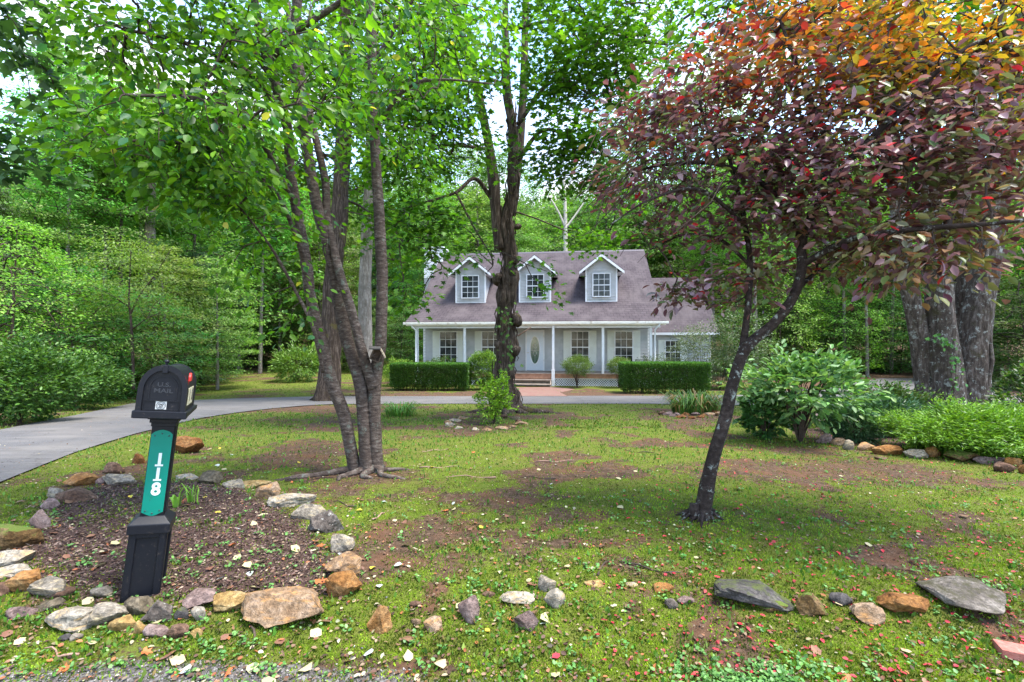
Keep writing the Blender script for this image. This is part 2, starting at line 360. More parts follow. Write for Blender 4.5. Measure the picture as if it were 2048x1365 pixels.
# brick walk in front of the steps
m, nt = mat('paver'); v = coords(nt)
bt = nd(nt, 'ShaderNodeTexBrick', {'Vector': v, 'Color1': (.15, .06, .05, 1), 'Color2': (.21, .11, .09, 1), 'Mortar': (.13, .10, .08, 1), 'Scale': 4.5, 'Mortar Size': .02, 'Brick Width': .5, 'Row Height': .25})
c = mixc(nt, ramp(nt, noise(nt, v, 3, 6), [(.45, 0), (.65, .6)]), bt.outputs[0], (.17, .12, .09)); finish(nt, c, .9, bt.outputs[1], .005, -1); M['paver'] = m
pl = edge([(1008, 793.5), (1012, 776), (1112, 775), (1150, 780), (1120, 786), (1135, 793.5)])
mb = MB(); n = len(pl)
mb.add([(x, y, G0(x, y) - .04) for x, y in pl] + [(x, y, G0(x, y) + .02) for x, y in pl], [list(range(n, 2 * n))] + [(i, (i + 1) % n, n + (i + 1) % n, n + i) for i in range(n)])
tag(mb.build('brick_path', M['paver']), kind='structure')
# ------------------------------------------------------------ house
TH = R(7); HX, HY = -5.52, 24.6; U = (math.cos(TH), -math.sin(TH)); Vv = (math.sin(TH), math.cos(TH))
GH = -.75
def hp(cx, cy, s):
    """crop position of a house feature lying at depth s -> (t, z) in house space"""
    px = 760 + cx / 2.844; py = 460 + cy / 2.844; k = (px - CX) / F
    ox, oy = HX + Vv[0] * s, HY + Vv[1] * s; t = (k * oy - ox) / (U[0] - k * U[1]); Y = oy + U[1] * t
    return t, HC + (CY - py) * Y / F
def lapmat(name, col, pitch=.13):
    m, nt = mat(name); v = coords(nt); sx = nd(nt, 'ShaderNodeSeparateXYZ', {0: v})
    fz = math_(nt, 'FRACT', math_(nt, 'MULTIPLY', sx.outputs[2], 1 / pitch)); n = noise(nt, v, 4, 6)
    c = mixc(nt, ramp(nt, n, [(.45, 0), (.75, .5)]), col, [x * .72 for x in col])
    finish(nt, c, .65, fz, .02, .9); return m
M['siding'] = lapmat('lap_siding', (.43, .43, .435)); M['siding_plain'] = plain('siding_paint', (.43, .43, .435), .6, var=.1, scale=3, dirt=((.3, .33, .33), 1.3, .55))
M['trim'] = plain('white_trim', (.72, .72, .74), .5, var=.05, scale=5, dirt=((.5, .48, .42), 2.2, .6)); M['shutter'] = plain('cream_shutter', (.66, .67, .62), .55, var=.04)
M['gutter'] = plain('gutter', (.68, .66, .6), .45, var=.1, scale=4, dirt=((.35, .28, .2), 5, .56))
M['deck'] = plain('deck_wood', (.30, .24, .20), .8, var=.3, scale=6); M['deckface'] = plain('bare_board', (.36, .19, .12), .8, var=.3, scale=5)
M['dark'] = plain('void_shade', (.02, .018, .017), .9); M['door'] = plain('door_paint', (.62, .66, .72), .4, var=.03)  # near-black colour stands for the shade under the porch deck
def shinglemat():
    m, nt = mat('shingles'); v = coords(nt); sx = nd(nt, 'ShaderNodeSeparateXYZ', {0: v})
    cb = nd(nt, 'ShaderNodeCombineXYZ', {0: sx.outputs[0], 1: math_(nt, 'MULTIPLY', sx.outputs[2], 1.6)})
    bt = nd(nt, 'ShaderNodeTexBrick', {'Vector': cb.outputs[0], 'Color1': (.080, .064, .071, 1), 'Color2': (.060, .048, .054, 1), 'Mortar': (.022, .019, .022, 1), 'Scale': 1., 'Mortar Size': .012, 'Brick Width': .3, 'Row Height': .2, 'Mortar Smooth': .3})
    n1 = noise(nt, v, .8, 6, .6); n2_ = noise(nt, coords(nt, (2.5, 1, .4)), 1.4, 6, .65); n3 = noise(nt, v, 40, 3, .8)
    c = mixc(nt, ramp(nt, n1, [(.42, 0), (.65, .75)]), bt.outputs[0], (.115, .096, .10))
    c = mixc(nt, ramp(nt, n2_, [(.5, 0), (.7, .55)]), c, (.035, .03, .033))
    c = mixc(nt, ramp(nt, noise(nt, v, 6, 8, .8), [(.68, 0), (.74, .8)]), c, (.36, .32, .26))
    c = mixc(nt, ramp(nt, noise(nt, coords(nt, (1, 1, 1)), .9, 7, .7), [(.7, 0), (.74, .7)]), c, (.2, .2, .08))
    c = mixc(nt, ramp(nt, n3, [(.35, .35), (.65, 0)]), c, (.04, .03, .035))
    finish(nt, c, .9, bt.outputs[1], .01, -.7, .15); return m
M['shingle'] = shinglemat()
m, nt = mat('window_glass'); g = noise(nt, coords(nt), 2.5, 4)
b = nd(nt, 'ShaderNodeBsdfPrincipled', {'Base Color': ramp(nt, g, [(.4, (.008, .012, .012)), (.62, (.05, .055, .06))]), 'Roughness': .08, 'Specular IOR Level': .25})
bn = nd(nt, 'ShaderNodeBump', {'Height': noise(nt, coords(nt), 5, 2), 'Distance': .01, 'Strength': .3}); nt.links.new(bn.outputs[0], b.inputs['Normal'])
nd(nt, 'ShaderNodeOutputMaterial', {'Surface': b.outputs[0]}); M['glass'] = m
house = empty('house', (HX, HY, 0), -TH)
tag(house, 'pale grey lap sided cottage with purple-grey shingle roof, three dormers and a front porch', 'house')
SW = 2.2
tL = hp(250, 0, SW)[0]; tR = hp(1532, 0, SW)[0]; EAV = 13.1
def rz(s): return 2.5 + s * .465 if s <= 2.3 else 3.57 + (s - 2.3) * .782
def laps(mb, t0, t1, z0, z1, s, pitch=.165):
    z = z0
    while z < z1 - .01:
        h = min(pitch, z1 - z)
        mb.add([(t0, s - .048, z), (t1, s - .048, z), (t1, s - .002, z + h), (t0, s - .002, z + h), (t0, s + .01, z), (t1, s + .01, z)], [(0, 1, 2, 3), (4, 5, 1, 0)]); z += pitch
body = MB(); body.prism([(SW, GH - .2), (11.8, GH - .2), (11.8, 2.9), (7, 6.95), (2.35, 3.35), (SW, 3.2)], tL, tR)
wall = body.build('wall', M['siding'], house)
mb = MB(); laps(mb, tL, tR, -.12, 2.62, SW); mb.build('front_siding', M['siding_plain'], house)
mb = MB()
for tt in (tL - .03, tR - .09): MB().box((tt, SW - .04, -.12), (tt + .12, SW + .1, 2.6)).build('corner_board', M['trim'], house)
mb = MB(); th = .1
rl = [(-.02, 2.49), (2.3, 3.57), (7, 7.245), (12.6, 2.87)]
prof = [(-.02, 2.49), (2.3, 3.57), (7, 7.245), (12.6, 2.87), (12.6, 2.75), (7, 7.12), (2.33, 3.46), (0, 2.38)]
mb.prism(prof, 0, EAV); roof = mb.build('roof', M['shingle'], house)
mb = MB(); mb.prism([(6.86, 7.15), (7, 7.28), (7.14, 7.15), (7, 7.2)], .02, EAV - .02); mb.build('ridge_cap', plain('ridge_cap', (.07, .06, .075)), roof)
mb = MB(); mb.prism([(-.16, 2.34), (-.16, 2.46), (-.03, 2.46), (-.03, 2.34)], -.08, EAV + .08); mb.box((.02, .0, 2.28), (EAV - .02, .06, 2.40))
mb.build('gutter', M['gutter'], house, bevel=.01)
mb = MB(); mb.box((.25, .22, 2.16), (EAV - .25, .36, 2.42)); mb.build('porch_beam', M['trim'], house)
mb = MB(); mb.box((.25, .37, 2.42), (EAV - .25, SW - .03, 2.45)); mb.build('porch_ceiling', M['trim'], house)
for ti in (0, EAV - .0):
    sgn = 1 if ti == 0 else -1
    mb = MB(); mb.tube([(ti + sgn * .32, -.1, 2.36), (ti + sgn * .4, .0, 2.2), (ti + sgn * .52, .12, 2.05), (ti + sgn * .52, .14, -.6), (ti + sgn * .5, -.05, -.68)], .045, 6)
    mb.build('downspout', M['trim'], house)
# deck
mb = MB(); s0 = .12
k = 0.
for j in range(14):
    a = s0 + j * .15
    if a < SW - .06: mb.box((.3, a, -.15), (EAV - .3, min(a + .143, SW - .05), -.12))
mb.build('porch_deck', M['deck'], house)
tS0, tS1 = hp(700, 0, 0)[0], hp(976, 0, 0)[0]
mb = MB(); mb.box((tS1 + .12, .15, -.36), (EAV - .3, .19, -.153)); mb.box((.3, .15, -.36), (tS0, .19, -.153)); mb.box((tS0, .15, -.40), (tS1, .18, -.153)); mb.build('deck_skirt_board', M['deckface'], house)
mb = MB(); mb.box((tS0, -.18, -.46), (tS1, .14, -.42)); mb.box((tS0, -.5, -.66), (tS1, -.18, -.62)); mb.box((tS0, .1, -.75), (tS1, .14, -.44))
for tt in (tS0 + .02, tS1 - .06): mb.box((tt, -.45, -.76), (tt + .04, .1, -.47)) if False else mb.prism([(-.5, -.76), (-.5, -.665), (-.18, -.465), (.1, -.465), (.1, -.76)], tt, tt + .04)
mb.build('porch_steps', M['deck'], house)
mb = MB(); mb.box((.3, .4, GH - .1), (EAV - .3, .45, -.17)); mb.build('underdeck_shade', M['dark'], house)  # added dark sheet, paints the shade behind the lattice under the deck
def lattice(t0, t1, z0, z1, s):
    mb = MB(); h = z1 - z0; g = .085; wv = .022
    for sg, so in ((1, 0), (-1, .008)):
        t = t0 - h
        while t < t1:
            a0, a1 = t, t + h; za, zb = (z0, z1) if sg > 0 else (z1, z0)
            if a0 < t0: za = za + (t0 - a0) * (1 if sg > 0 else -1); a0 = t0
            if a1 > t1: zb = zb - (a1 - t1) * (1 if sg > 0 else -1); a1 = t1
            if a1 - a0 > .01: mb.add([(a0, s + so, za - wv), (a1, s + so, zb - wv), (a1, s + so, zb + wv), (a0, s + so, za + wv), (a0, s + so + .007, za - wv), (a1, s + so + .007, zb - wv), (a1, s + so + .007, zb + wv), (a0, s + so + .007, za + wv)],
                                    [(0, 1, 2, 3), (7, 6, 5, 4), (0, 4, 5, 1), (3, 2, 6, 7)])
            t += g * 1.414
    mb.box((t0, s - .006, z1 - .01), (t1, s + .02, z1 + .02)); return mb
lattice(tS1 + .13, EAV - .35, GH, -.385, .2).build('lattice', M['trim'], house)
lattice(.3, tS0 - .02, GH, -.385, .2).build('lattice', M['trim'], house)
posts = [hp(213, 0, .3)[0], hp(482, 0, .3)[0], hp(745, 0, .3)[0], hp(985, 0, .05)[0], hp(1268, 0, .3)[0], hp(1540, 0, .3)[0]]
for i, tt in enumerate(posts):
    mb = MB(); s_ = .05 if i == 3 else .24; hw = .062
    mb.box((tt - hw, s_, -.12 if i != 3 else GH - .1), (tt + hw, s_ + .115, 2.27))
    if i == 3: mb.box((tt - hw - .02, s_ - .02, GH - .1), (tt + hw + .02, s_ + .1, .08))
    mb.build('porch_post', M['trim'], house, bevel=.006)
def window(cx0, cx1, cy0, cy1, s, parent, cols=3, rows=2, nm='window', absz=None):
    t0, z1 = hp(cx0, cy0, s); t1, _ = hp(cx1, cy1, s); z0 = hp((cx0 + cx1) / 2, cy1, s)[1]
    if absz: z0, z1 = absz
    mb = MB(); e = .05; f0, f1 = s - .115, s - .012
    mb.box((t0 - e, f0, z0 - e), (t0, f1, z1 + e)); mb.box((t1, f0, z0 - e), (t1 + e, f1, z1 + e))
    mb.box((t0, f0, z1), (t1, f1, z1 + e)); mb.box((t0, f0 - .02, z0 - e), (t1, f1, z0)); zm = (z0 + z1) / 2
    mb.box((t0, f0 + .01, zm - .025), (t1, f1 - .02, zm + .025))
    fr = mb.build(nm, M['trim'], parent)
    mb = MB(); q = .010
    for i in range(1, cols): x = t0 + (t1 - t0) * i / cols; mb.box((x - q, f0 + .02, z0), (x + q, f0 + .035, zm - .025)); mb.box((x - q, f0 + .02, zm + .025), (x + q, f0 + .035, z1))
    for h0, h1 in ((z0, zm - .025), (zm + .025, z1)):
        for i in range(1, rows): z = h0 + (h1 - h0) * i / rows; mb.box((t0, f0 + .022, z - q), (t1, f0 + .037, z + q))
    mb.build('muntins', M['trim'], fr)
    mb = MB(); mb.box((t0, f0 + .042, z0), (t1, f0 + .05, z1)); mb.build('glass', M['glass'], fr)
    return t0, t1, z0, z1
def shutter(cx0, cx1, zz, s, parent):
    t0 = hp(cx0, 0, s)[0]; t1 = hp(cx1, 0, s)[0]; z0, z1 = zz; mb = MB(); s -= .015; mb.box((t0, s - .05, z0), (t1, s - .03, z1)); e = .035
    zm = (z0 + z1) / 2
    for a, b, c_, d in ((t0, t0 + e, z0, z1), (t1 - e, t1, z0, z1), (t0 + e, t1 - e, z0, z0 + e), (t0 + e, t1 - e, z1 - e, z1), (t0 + e, t1 - e, zm - .02, zm + .02)): mb.box((a, s - .062, c_), (b, s - .05, d))
    for h0, h1 in ((z0 + e, zm - .02), (zm + .02, z1 - e)):
        z = h0 + .01
        while z < h1 - .04: mb.add([(t0 + e, s - .052, z + .03), (t1 - e, s - .052, z + .03), (t1 - e, s - .062, z), (t0 + e, s - .062, z)], [(3, 2, 1, 0)]); z += .045
    mb.build('shutter', M['shutter'], parent)
for wx, sh in (((345, 437), ((301, 342), (440, 472))), ((583, 680), ((540, 580), (684, 722))), ((1090, 1185), ((1043, 1087), (1188, 1231))), ((1338, 1434), ((1293, 1335), (1437, 1480)))):
    _, _, z0, z1 = window(wx[0], wx[1], 574, 733, SW, house, absz=(.33, 2.0))
    for a, b in sh: shutter(a, b, (z0 - .08, z1 + .06), SW, house)
# door
t0, t1 = hp(828, 0, SW)[0], hp(936, 0, SW)[0]; z0, z1 = -.12, 2.02
mb = MB(); e = .08; mb.box((t0, SW - .09, z0), (t0 + e, SW - .01, z1)); mb.box((t1 - e, SW - .09, z0), (t1, SW - .01, z1)); mb.box((t0, SW - .092, z1), (t1, SW - .01, z1 + .08)); df = mb.build('door_frame', M['trim'], house)
mb = MB(); mb.box((t0 + e, SW - .07, z0 + .02), (t1 - e, SW - .03, z1)); door = mb.build('door', M['door'], house)
tc_ = (t0 + t1) / 2; zc = 1.0; ra, rb = .24, .73; n = 36; mb = MB()
ang = [2 * math.pi * i / n for i in range(n)]
ring = lambda a_, b_, s_: [(tc_ + a_ * math.cos(q), s_, zc + b_ * math.sin(q)) for q in ang]
vs = ring(ra + .06, rb + .06, SW - .071) + ring(ra + .05, rb + .05, SW - .095) + ring(ra, rb, SW - .09)
mb.add(vs, [(k_ * n + i, k_ * n + (i + 1) % n, (k_ + 1) * n + (i + 1) % n, (k_ + 1) * n + i) for k_ in (0, 1) for i in range(n)]); mb.build('oval_moulding', M['trim'], door)
mb = MB(); mb.add(ring(ra + .01, rb + .01, SW - .078), [tuple(range(n))]); mb.build('oval_glass', plain('leaded_glass', (.035, .09, .07), .1, .8, var=.5, scale=9), door)
mb = MB()
for sg in (1, -1):
    for ph in (0, 1): mb.tube([(tc_, SW - .086, zc + sg * .0 + .02), (tc_ + (.1 if ph else -.1), SW - .086, zc + sg * .16), (tc_, SW - .086, zc + sg * .32)], .009, 5)
    mb.tube([(tc_, SW - .086, zc + sg * .3), (tc_, SW - .086, zc + sg * .7)], .006, 5)
    mb.tube([(tc_ + sg * .05, SW - .086, zc), (tc_ + sg * .22, SW - .086, zc)], .006, 5)
mb.build('leaded_pattern', plain('lead_came', (.55, .56, .55), .4), door)
mb = MB(); mb.tube([(t0 + .15, SW - .15, .86), (t0 + .15, SW - .07, .86)], [.03, .015], 10); mb.build('door_knob', plain('knob', (.5, .42, .25), .3, metal=.9), door)
# dormers
for pk, cw, wn in ((1265, (1170, 1348), (1213, 1306)), (876, (792, 971), (838, 929)), (513, (432, 600), (470, 560))):
    s = 2.42; tp, zp = hp(pk, 170, s - .3); w0, w1 = hp(cw[0], 0, s)[0], hp(cw[1], 0, s)[0]; tp = (w0 + w1) / 2; hw = (w1 - w0) / 2; zb = 3.6; zp = 6.2
    d = MB(); ze = zp - .02 - (hw) * .80
    back = lambda z: 2.3 + (z - 3.57) / .782
    d.add([(w0, s, zb), (w1, s, zb), (w1, s, ze), (tp, s, zp - .1), (w0, s, ze), (w0, back(zb) + .3, zb), (w1, back(zb) + .3, zb), (w1, back(ze) + .2, ze), (tp, back(zp) + .2, zp - .1), (w0, back(ze) + .2, ze)],
          [(0, 1, 2, 3, 4), (1, 6, 7, 2), (5, 0, 4, 9), (2, 7, 8, 3), (9, 4, 3, 8)])
    dm = d.build('dormer', M['siding_plain'], house)
    mb = MB(); z = zb
    while z < zp - .2:
        h = .155; a0, a1 = w0, w1
        if z > ze - .03: q = min(1, (z + h - ze) / (zp - .1 - ze)); a0 = tp - hw * (1 - q); a1 = tp + hw * (1 - q)
        if a1 - a0 > .05: mb.add([(a0, s - .034, z), (a1, s - .034, z), (a1, s - .003, z + h), (a0, s - .003, z + h), (a0, s, z), (a1, s, z)], [(0, 1, 2, 3), (4, 5, 1, 0)])
        z += h
    mb.build('dormer_siding', M['siding_plain'], dm)
    mb = MB()
    for x in (w0 - .02, w1 - .06): mb.box((x, s - .04, zb - .02), (x + .08, s + .05, ze - .02))
    mb.box((w0 + .06, s - .04, zb - .02), (w1 - .06, s + .02, zb + .06)); mb.build('corner_trim', M['trim'], dm)
    ov = .34; sl = .80; x0, x1 = w0 - ov, w1 + ov; zo = zp - (hw + ov) * sl; rf = MB(); f_ = s - .36
    bk = lambda z: back(z) + .05
    for sg, xe in ((-1, x0), (1, x1)):
        rf.add([(tp, f_, zp + .02), (xe, f_, zo + .02), (xe, bk(zo) + .25, zo + .02), (tp, bk(zp) + .25, zp + .02), (tp, f_, zp - .06), (xe, f_, zo - .06), (xe, bk(zo) + .25, zo - .06), (tp, bk(zp) + .25, zp - .06)],
               [(0, 1, 2, 3) if sg < 0 else (3, 2, 1, 0), (4, 7, 6, 5) if sg < 0 else (5, 6, 7, 4), (0, 4, 5, 1), (1, 5, 6, 2)])
    rf.build('dormer_roof', M['shingle'], dm)
    bb = MB()
    for sg, xe in ((-1, x0 - .01), (1, x1 + .01)):
        bb.add([(tp, f_ - .03, zp - .03), (xe, f_ - .03, zo - .03), (xe, f_ - .03, zo - .17), (tp, f_ - .03, zp - .18), (tp, f_ + .0, zp - .03), (xe, f_ + .0, zo - .03), (xe, f_ + .0, zo - .17), (tp, f_ + .0, zp - .18)],
               [(0, 1, 2, 3), (0, 4, 5, 1), (1, 5, 6, 2), (2, 6, 7, 3)])
        bb.add([(xe, f_, zo - .08), (xe + (-sg) * (ov - .02), f_, zo - .08), (xe + (-sg) * (ov - .02), s + 1.2, zo - .08), (xe, s + 1.2, zo - .08)], [(0, 1, 2, 3)])
    bb.build('bargeboard', M['trim'], dm)
    window(wn[0], wn[1], 272, 394, s, dm, absz=(3.93, 5.13))
# satellite dish on the roof edge
tq, zq = hp(1550, 385, 3.); dish = MB(); n = 20; rr = .37
prof = [(0, .10), (.15, .085), (.28, .045), (rr, 0)]
vs = []; fs = []
for j, (r_, d_) in enumerate(prof): vs += [(r_ * math.cos(2 * math.pi * i / n) * 1.05, d_, r_ * .85 * math.sin(2 * math.pi * i / n)) for i in range(n)]
for j in range(3): fs += [(j * n + i, j * n + (i + 1) % n, (j + 1) * n + (i + 1) % n, (j + 1) * n + i) for i in range(n)]
vs2 = [(a, b + .012, c_) for a, b, c_ in vs]
md = Matrix.Translation((tq, 2.8, zq)) @ Euler((R(-24), 0, R(14))).to_matrix().to_4x4()
dish.add([md @ Vector(v_) for v_ in vs + vs2], fs + [tuple(4 * n + q for q in f_[::-1]) for f_ in fs], True)
zr = 3.57 + .7 * .5
dsh = empty('satellite_dish', (HX, HY, 0), -TH); tag(dsh, 'dark mesh satellite dish fixed at the right end of the house roof', 'satellite dish')
dish.build('reflector', plain('dish_grey', (.07, .075, .08), .6), dsh)
mb = MB(); mb.tube([(tq, 2.92, zq), (tq, 3.0, zq - .3), (tq - .1, 3.0, rz(3.) - .02)], .022, 6); mb.tube([md @ Vector((0, 0, -.3)), md @ Vector((0, -.35, -.1))], .012, 5); mb.box((tq - .02, 2.35, zq - .12), (tq + .04, 2.47, zq - .04)); mb.build('mount_arm', plain('dish_arm', (.4, .4, .42), .4, metal=.5), dsh)
# chimney
ch = MB(); ch.box((-.95, 6.2, GH), (.3, 7.4, 7.5)); c_ = ch.build('chimney', M['siding'], house)
mb = MB(); z = 5.6
while z < 7.45: mb.add([(-.95, 6.176, z), (.3, 6.176, z), (.3, 6.197, z + .13), (-.95, 6.197, z + .13)], [(0, 1, 2, 3)]); z += .13
mb.box((-1.02, 6.13, 7.5), (.37, 7.47, 7.6)); mb.build('chimney_siding', plain('white_siding', (.7, .7, .7)), c_)
# side wing
w0 = tR + .02; w1 = w0 + 3.3; ws = 2.9
zwe = hp(1640, 585, ws - .3)[1]; mb = MB(); mb.box((w0, ws, GH - .1), (w1, 9.5, zwe + .25)); wg = mb.build('side_wing', M['siding'], house)
mb = MB(); laps(mb, w0 + .05, w1, GH, zwe + .02, ws); mb.build('wing_siding', M['siding_plain'], wg)
zrd = hp(1700, 272, 6.2)[1]
mb = MB(); mb.prism([(ws - .35, zwe), (6.2, zrd), (10, zwe), (10, zwe - .1), (6.2, zrd - .12), (ws - .33, zwe - .1)], w0 - .3 + .32, w1 + .35); mb.build('wing_roof', M['shingle'], wg)
mb = MB(); mb.box((w0, ws - .4, zwe - .13), (w1 + .35, ws - .36, zwe + .0)); mb.build('wing_fascia', M['trim'], wg)
window(1623, 1705, 635, 725, ws, wg, absz=(.3, 1.5)); shutter(1582, 1621, (.2, 1.56), ws, wg); shutter(1709, 1745, (.2, 1.56), ws, wg)
mb = MB(); mb.tube([(w0 + .08, ws - .35, 2.3), (w0 + .12, ws - .1, -.5)], .04, 6); 
# ------------------------------------------------------------ bark
def bark(name, cols, scale, lich=((.42, .46, .38), .6), bd=.03, ls=5., strength=1., moss=None):
    m, nt = mat(name); v = coords(nt, scale); n1 = noise(nt, v, 1., 7, .7); v0 = coords(nt)
    c = ramp(nt, n1, [(.3, cols[0]), (.5, cols[1]), (.72, cols[2])])
    c = mixc(nt, ramp(nt, noise(nt, v0, 3.1, 6, .7), [(.38, .75), (.6, 0)]), c, [q * .55 for q in cols[1]])
    c = mixc(nt, ramp(nt, noise(nt, v0, ls, 8, .75), [(lich[1], 0), (lich[1] + .06, .85)]), c, lich[0])
    if moss: c = mixc(nt, ramp(nt, noise(nt, v0, 2.2, 7, .7), [(moss[1], 0), (moss[1] + .08, .8)]), c, moss[0])
    finish(nt, c, .9, n1, bd, strength, .15); M[name] = m
bark('cherry_bark', ((.018, .013, .011), (.095, .07, .058), (.25, .21, .18)), (13, 13, 40), ((.15, .17, .14), .57), .025, 10.)
bark('maple_bark', ((.012, .008, .006), (.07, .05, .038), (.25, .20, .165)), (26, 26, 2.6), ((.2, .2, .15), .68), .06, 3, 1., ((.10, .085, .025), .58))
bark('oak_bark', ((.014, .010, .008), (.10, .075, .06), (.32, .27, .235)), (16, 16, 4), ((.36, .37, .33), .555), .06, 8., 1., ((.06, .05, .022), .58))
bark('plum_bark', ((.012, .009, .008), (.045, .032, .027), (.11, .085, .07)), (18, 18, 26), ((.34, .37, .33), .57), .02, 13.)
bark('pale_bark', ((.10, .085, .07), (.26, .225, .19), (.45, .42, .38)), (14, 14, 3), ((.4, .42, .36), .62), .03, 4.)
bark('twig', ((.03, .02, .016), (.07, .05, .04), (.13, .1, .08)), (10, 10, 20), ((.3, .32, .28), .66), .005, 9.)
M['leaf'] = leaf_mat('leaf', .50, .45, 0., .35, (1.3, 1.4, .5)); M['leafbg'] = leaf_mat('leaf_woods', .46, .5, 1., .3, (1.08, 1.35, .6)); M['plumleaf'] = leaf_mat('plum_leaf', .33, .38, 0., .45, (1.25, 1., .75))
M['glossleaf'] = leaf_mat('gloss_leaf', .32, .45, 0., .35); M['dryleaf'] = leaf_mat('dry_leaf', .1, .6, 0., .3, (1, 1, .9)); M['moss'] = leaf_mat('moss_blade', .35, .7, 0., .15)
M['shrub'] = leaf_mat('shrub_leaf', .3, .45, 0., .35)
def leafobj(name, tpl, pos, d, nr, size, col, mt, parent=None, off=(0, 0, 0), width=None):
    V, L, fs, cc = leaves(tpl, pos - np.array(off), d, nr, size, col, width)
    return link(name, mesh_np(name, V, L, fs, cc), M[mt], parent)
def stems_pts(stems):
    S = []; 
    for p, r in stems: S.append(resample(p, max(4, int(np.linalg.norm(np.diff(p, axis=0), axis=1).sum() / .15)))[:, :3])
    return np.concatenate(S)
GREEN = [(.05, .13, .012), (.075, .17, .015), (.10, .20, .02), (.04, .10, .02)]

# ------------------------------------------------------------ multi-trunk tree in front
def stem(pix, r0, r1, per=10):
    P = catmull([W(*p) for p in pix], per); return P, np.linspace(r0, r1, len(P))
bx, by = gp(733, 945); bz = GZ(bx, by); base = (bx, by, bz)
t = empty('cherry_tree', base); tag(t, 'multi-trunked green tree with banded grey-brown bark and a birdhouse in its fork', 'tree')
Yc = by
st = [stem([(712, 962, Yc), (708, 932, Yc), (689, 835, Yc - .05), (667, 775, Yc - .1), (646, 699, Yc - .15), (621, 592, Yc - .2), (613, 529, Yc - .25), (592, 414, Yc - .35), (579, 334, Yc - .4), (575, 255, Yc - .5), (548, 160, Yc - .6), (520, 60, Yc - .8), (490, -90, Yc - 1)], .076, .042),
      stem([(736, 965, Yc), (731, 911, Yc), (723, 784, Yc + .02), (689, 656, Yc + .02), (667, 541, Yc), (642, 444, Yc), (625, 360, Yc), (600, 210, Yc - .1), (588, 100, Yc - .2), (596, -20, Yc - .3), (600, -120, Yc - .4)], .08, .046),
      stem([(760, 965, Yc + .05), (752, 911, Yc + .05), (748, 800, Yc + .05), (752, 745, Yc + .05), (761, 677, Yc + .05), (764, 550, Yc + .1), (759, 444, Yc + .1), (752, 330, Yc + .1), (746, 200, Yc + .1), (741, 0, Yc), (740, -120, Yc)], .08, .05),
      stem([(747, 775, Yc + .05), (728, 715, Yc - .06), (703, 622, Yc - .12), (678, 540, Yc - .1), (655, 440, Yc + .05), (650, 360, Yc + .1), (622, 240, Yc + .1), (585, 60, Yc + .2), (560, -60, Yc + .3)], .055, .036)]
lim = [stem([(575, 255, Yc - .5), (520, 165, Yc - .8), (430, 110, Yc - 1.1), (340, 78, Yc - 1.3), (250, 60, Yc - 1.5)], .035, .012),
       stem([(548, 160, Yc - .6), (490, 80, Yc - .7), (420, 10, Yc - .8), (380, -60, Yc - 1)], .04, .02),
       stem([(535, 125, Yc - .6), (600, 60, Yc - .8), (680, 5, Yc - 1), (740, -50, Yc - 1.2)], .035, .02),
       stem([(752, 120, Yc + .1), (800, 40, Yc), (850, -40, Yc - .2)], .03, .02),
       stem([(646, 745, Yc - .3), (628, 660, Yc - .5), (590, 580, Yc - .6), (545, 500, Yc - .8), (500, 440, Yc - 1.), (440, 370, Yc - 1.2)], .022, .008),
       stem([(613, 529, Yc - .25), (560, 400, Yc - .7), (480, 320, Yc - 1.1), (380, 290, Yc - 1.5), (290, 280, Yc - 1.7)], .03, .01),
       stem([(592, 414, Yc - .35), (500, 250, Yc - 1.2), (400, 200, Yc - 1.7), (250, 190, Yc - 2)], .03, .01),
       stem([(750, 260, Yc), (810, 180, Yc - .3), (880, 160, Yc - .5), (1000, 170, Yc - .4)], .025, .008)]
mb = MB()
for i, (p, r) in enumerate(st):
    P = resample(np.c_[p, r], int(len(p) * 1.6)); k = np.arange(len(P)); fl = 1 + .35 * np.exp(-k / 3.); mb.tube(P[:, :3], P[:, 3] * fl, 20, .12, i * 5, rs=7)
for p, r in lim: mb.tube(p, r, 8, .1, 3)
mb.build('trunk', M['cherry_bark'], t, off=base)
mb = MB()
for a, L, r in ((200, 1.1, .05), (235, .5, .05), (330, .6, .05), (20, .5, .05), (290, .35, .05)):
    P = []; 
    for q in np.linspace(0, 1, 12):
        x = bx + math.cos(R(a)) * L * q + .05 * math.sin(q * 9); y = by + math.sin(R(a)) * L * q + .06 * math.sin(q * 7); P.append((x, y, GZ(x, y) + .07 * (1 - q) - .015 + .01 * math.sin(q * 11)))
    mb = MB(); mb.tube(P, np.linspace(.055, .015, 12), 8, .2, 4); mb.build('root', M['cherry_bark'], t, off=base)
sk = np.concatenate([p for p, r in st] + [p for p, r in lim]); sk = sk[sk[:, 2] > 1.9]
Bl = [(W(360, 70, 4.3), (1., .9, .5), 110), (W(220, 90, 4.2), (.45, .6, .35), 28), (W(450, 160, 4.3), (1., .8, .6), 110), (W(600, 120, 4.6), (1., .9, .7), 80), (W(300, 290, 3.9), (.75, .6, .32), 60), (W(440, 300, 4.0), (.7, .6, .4), 70),
      (W(420, 400, 4.3), (.5, .5, .3), 45), (W(540, 430, 4.6), (.45, .5, .35), 22), (W(520, 540, 4.9), (.4, .3, .35), 18), (W(600, 620, 5.0), (.25, .25, .4), 16), (W(650, 250, 5.2), (.7, .8, .6), 26), (W(730, 200, 4.6), (.6, .7, .6), 42),
      (W(840, 120, 5.), (.9, .8, .6), 60), (W(860, 60, 6.), (1., 1., .7), 60), (W(810, 280, 6.4), (.6, .8, .4), 20), (W(500, -60, 4.5), (2., 1.2, .6), 120), (W(640, 460, 5.6), (.35, .3, .4), 6), (W(560, 240, 3.6), (.5, .4, .2), 26), (W(680, 130, 3.6), (.5, .4, .35), 30)]
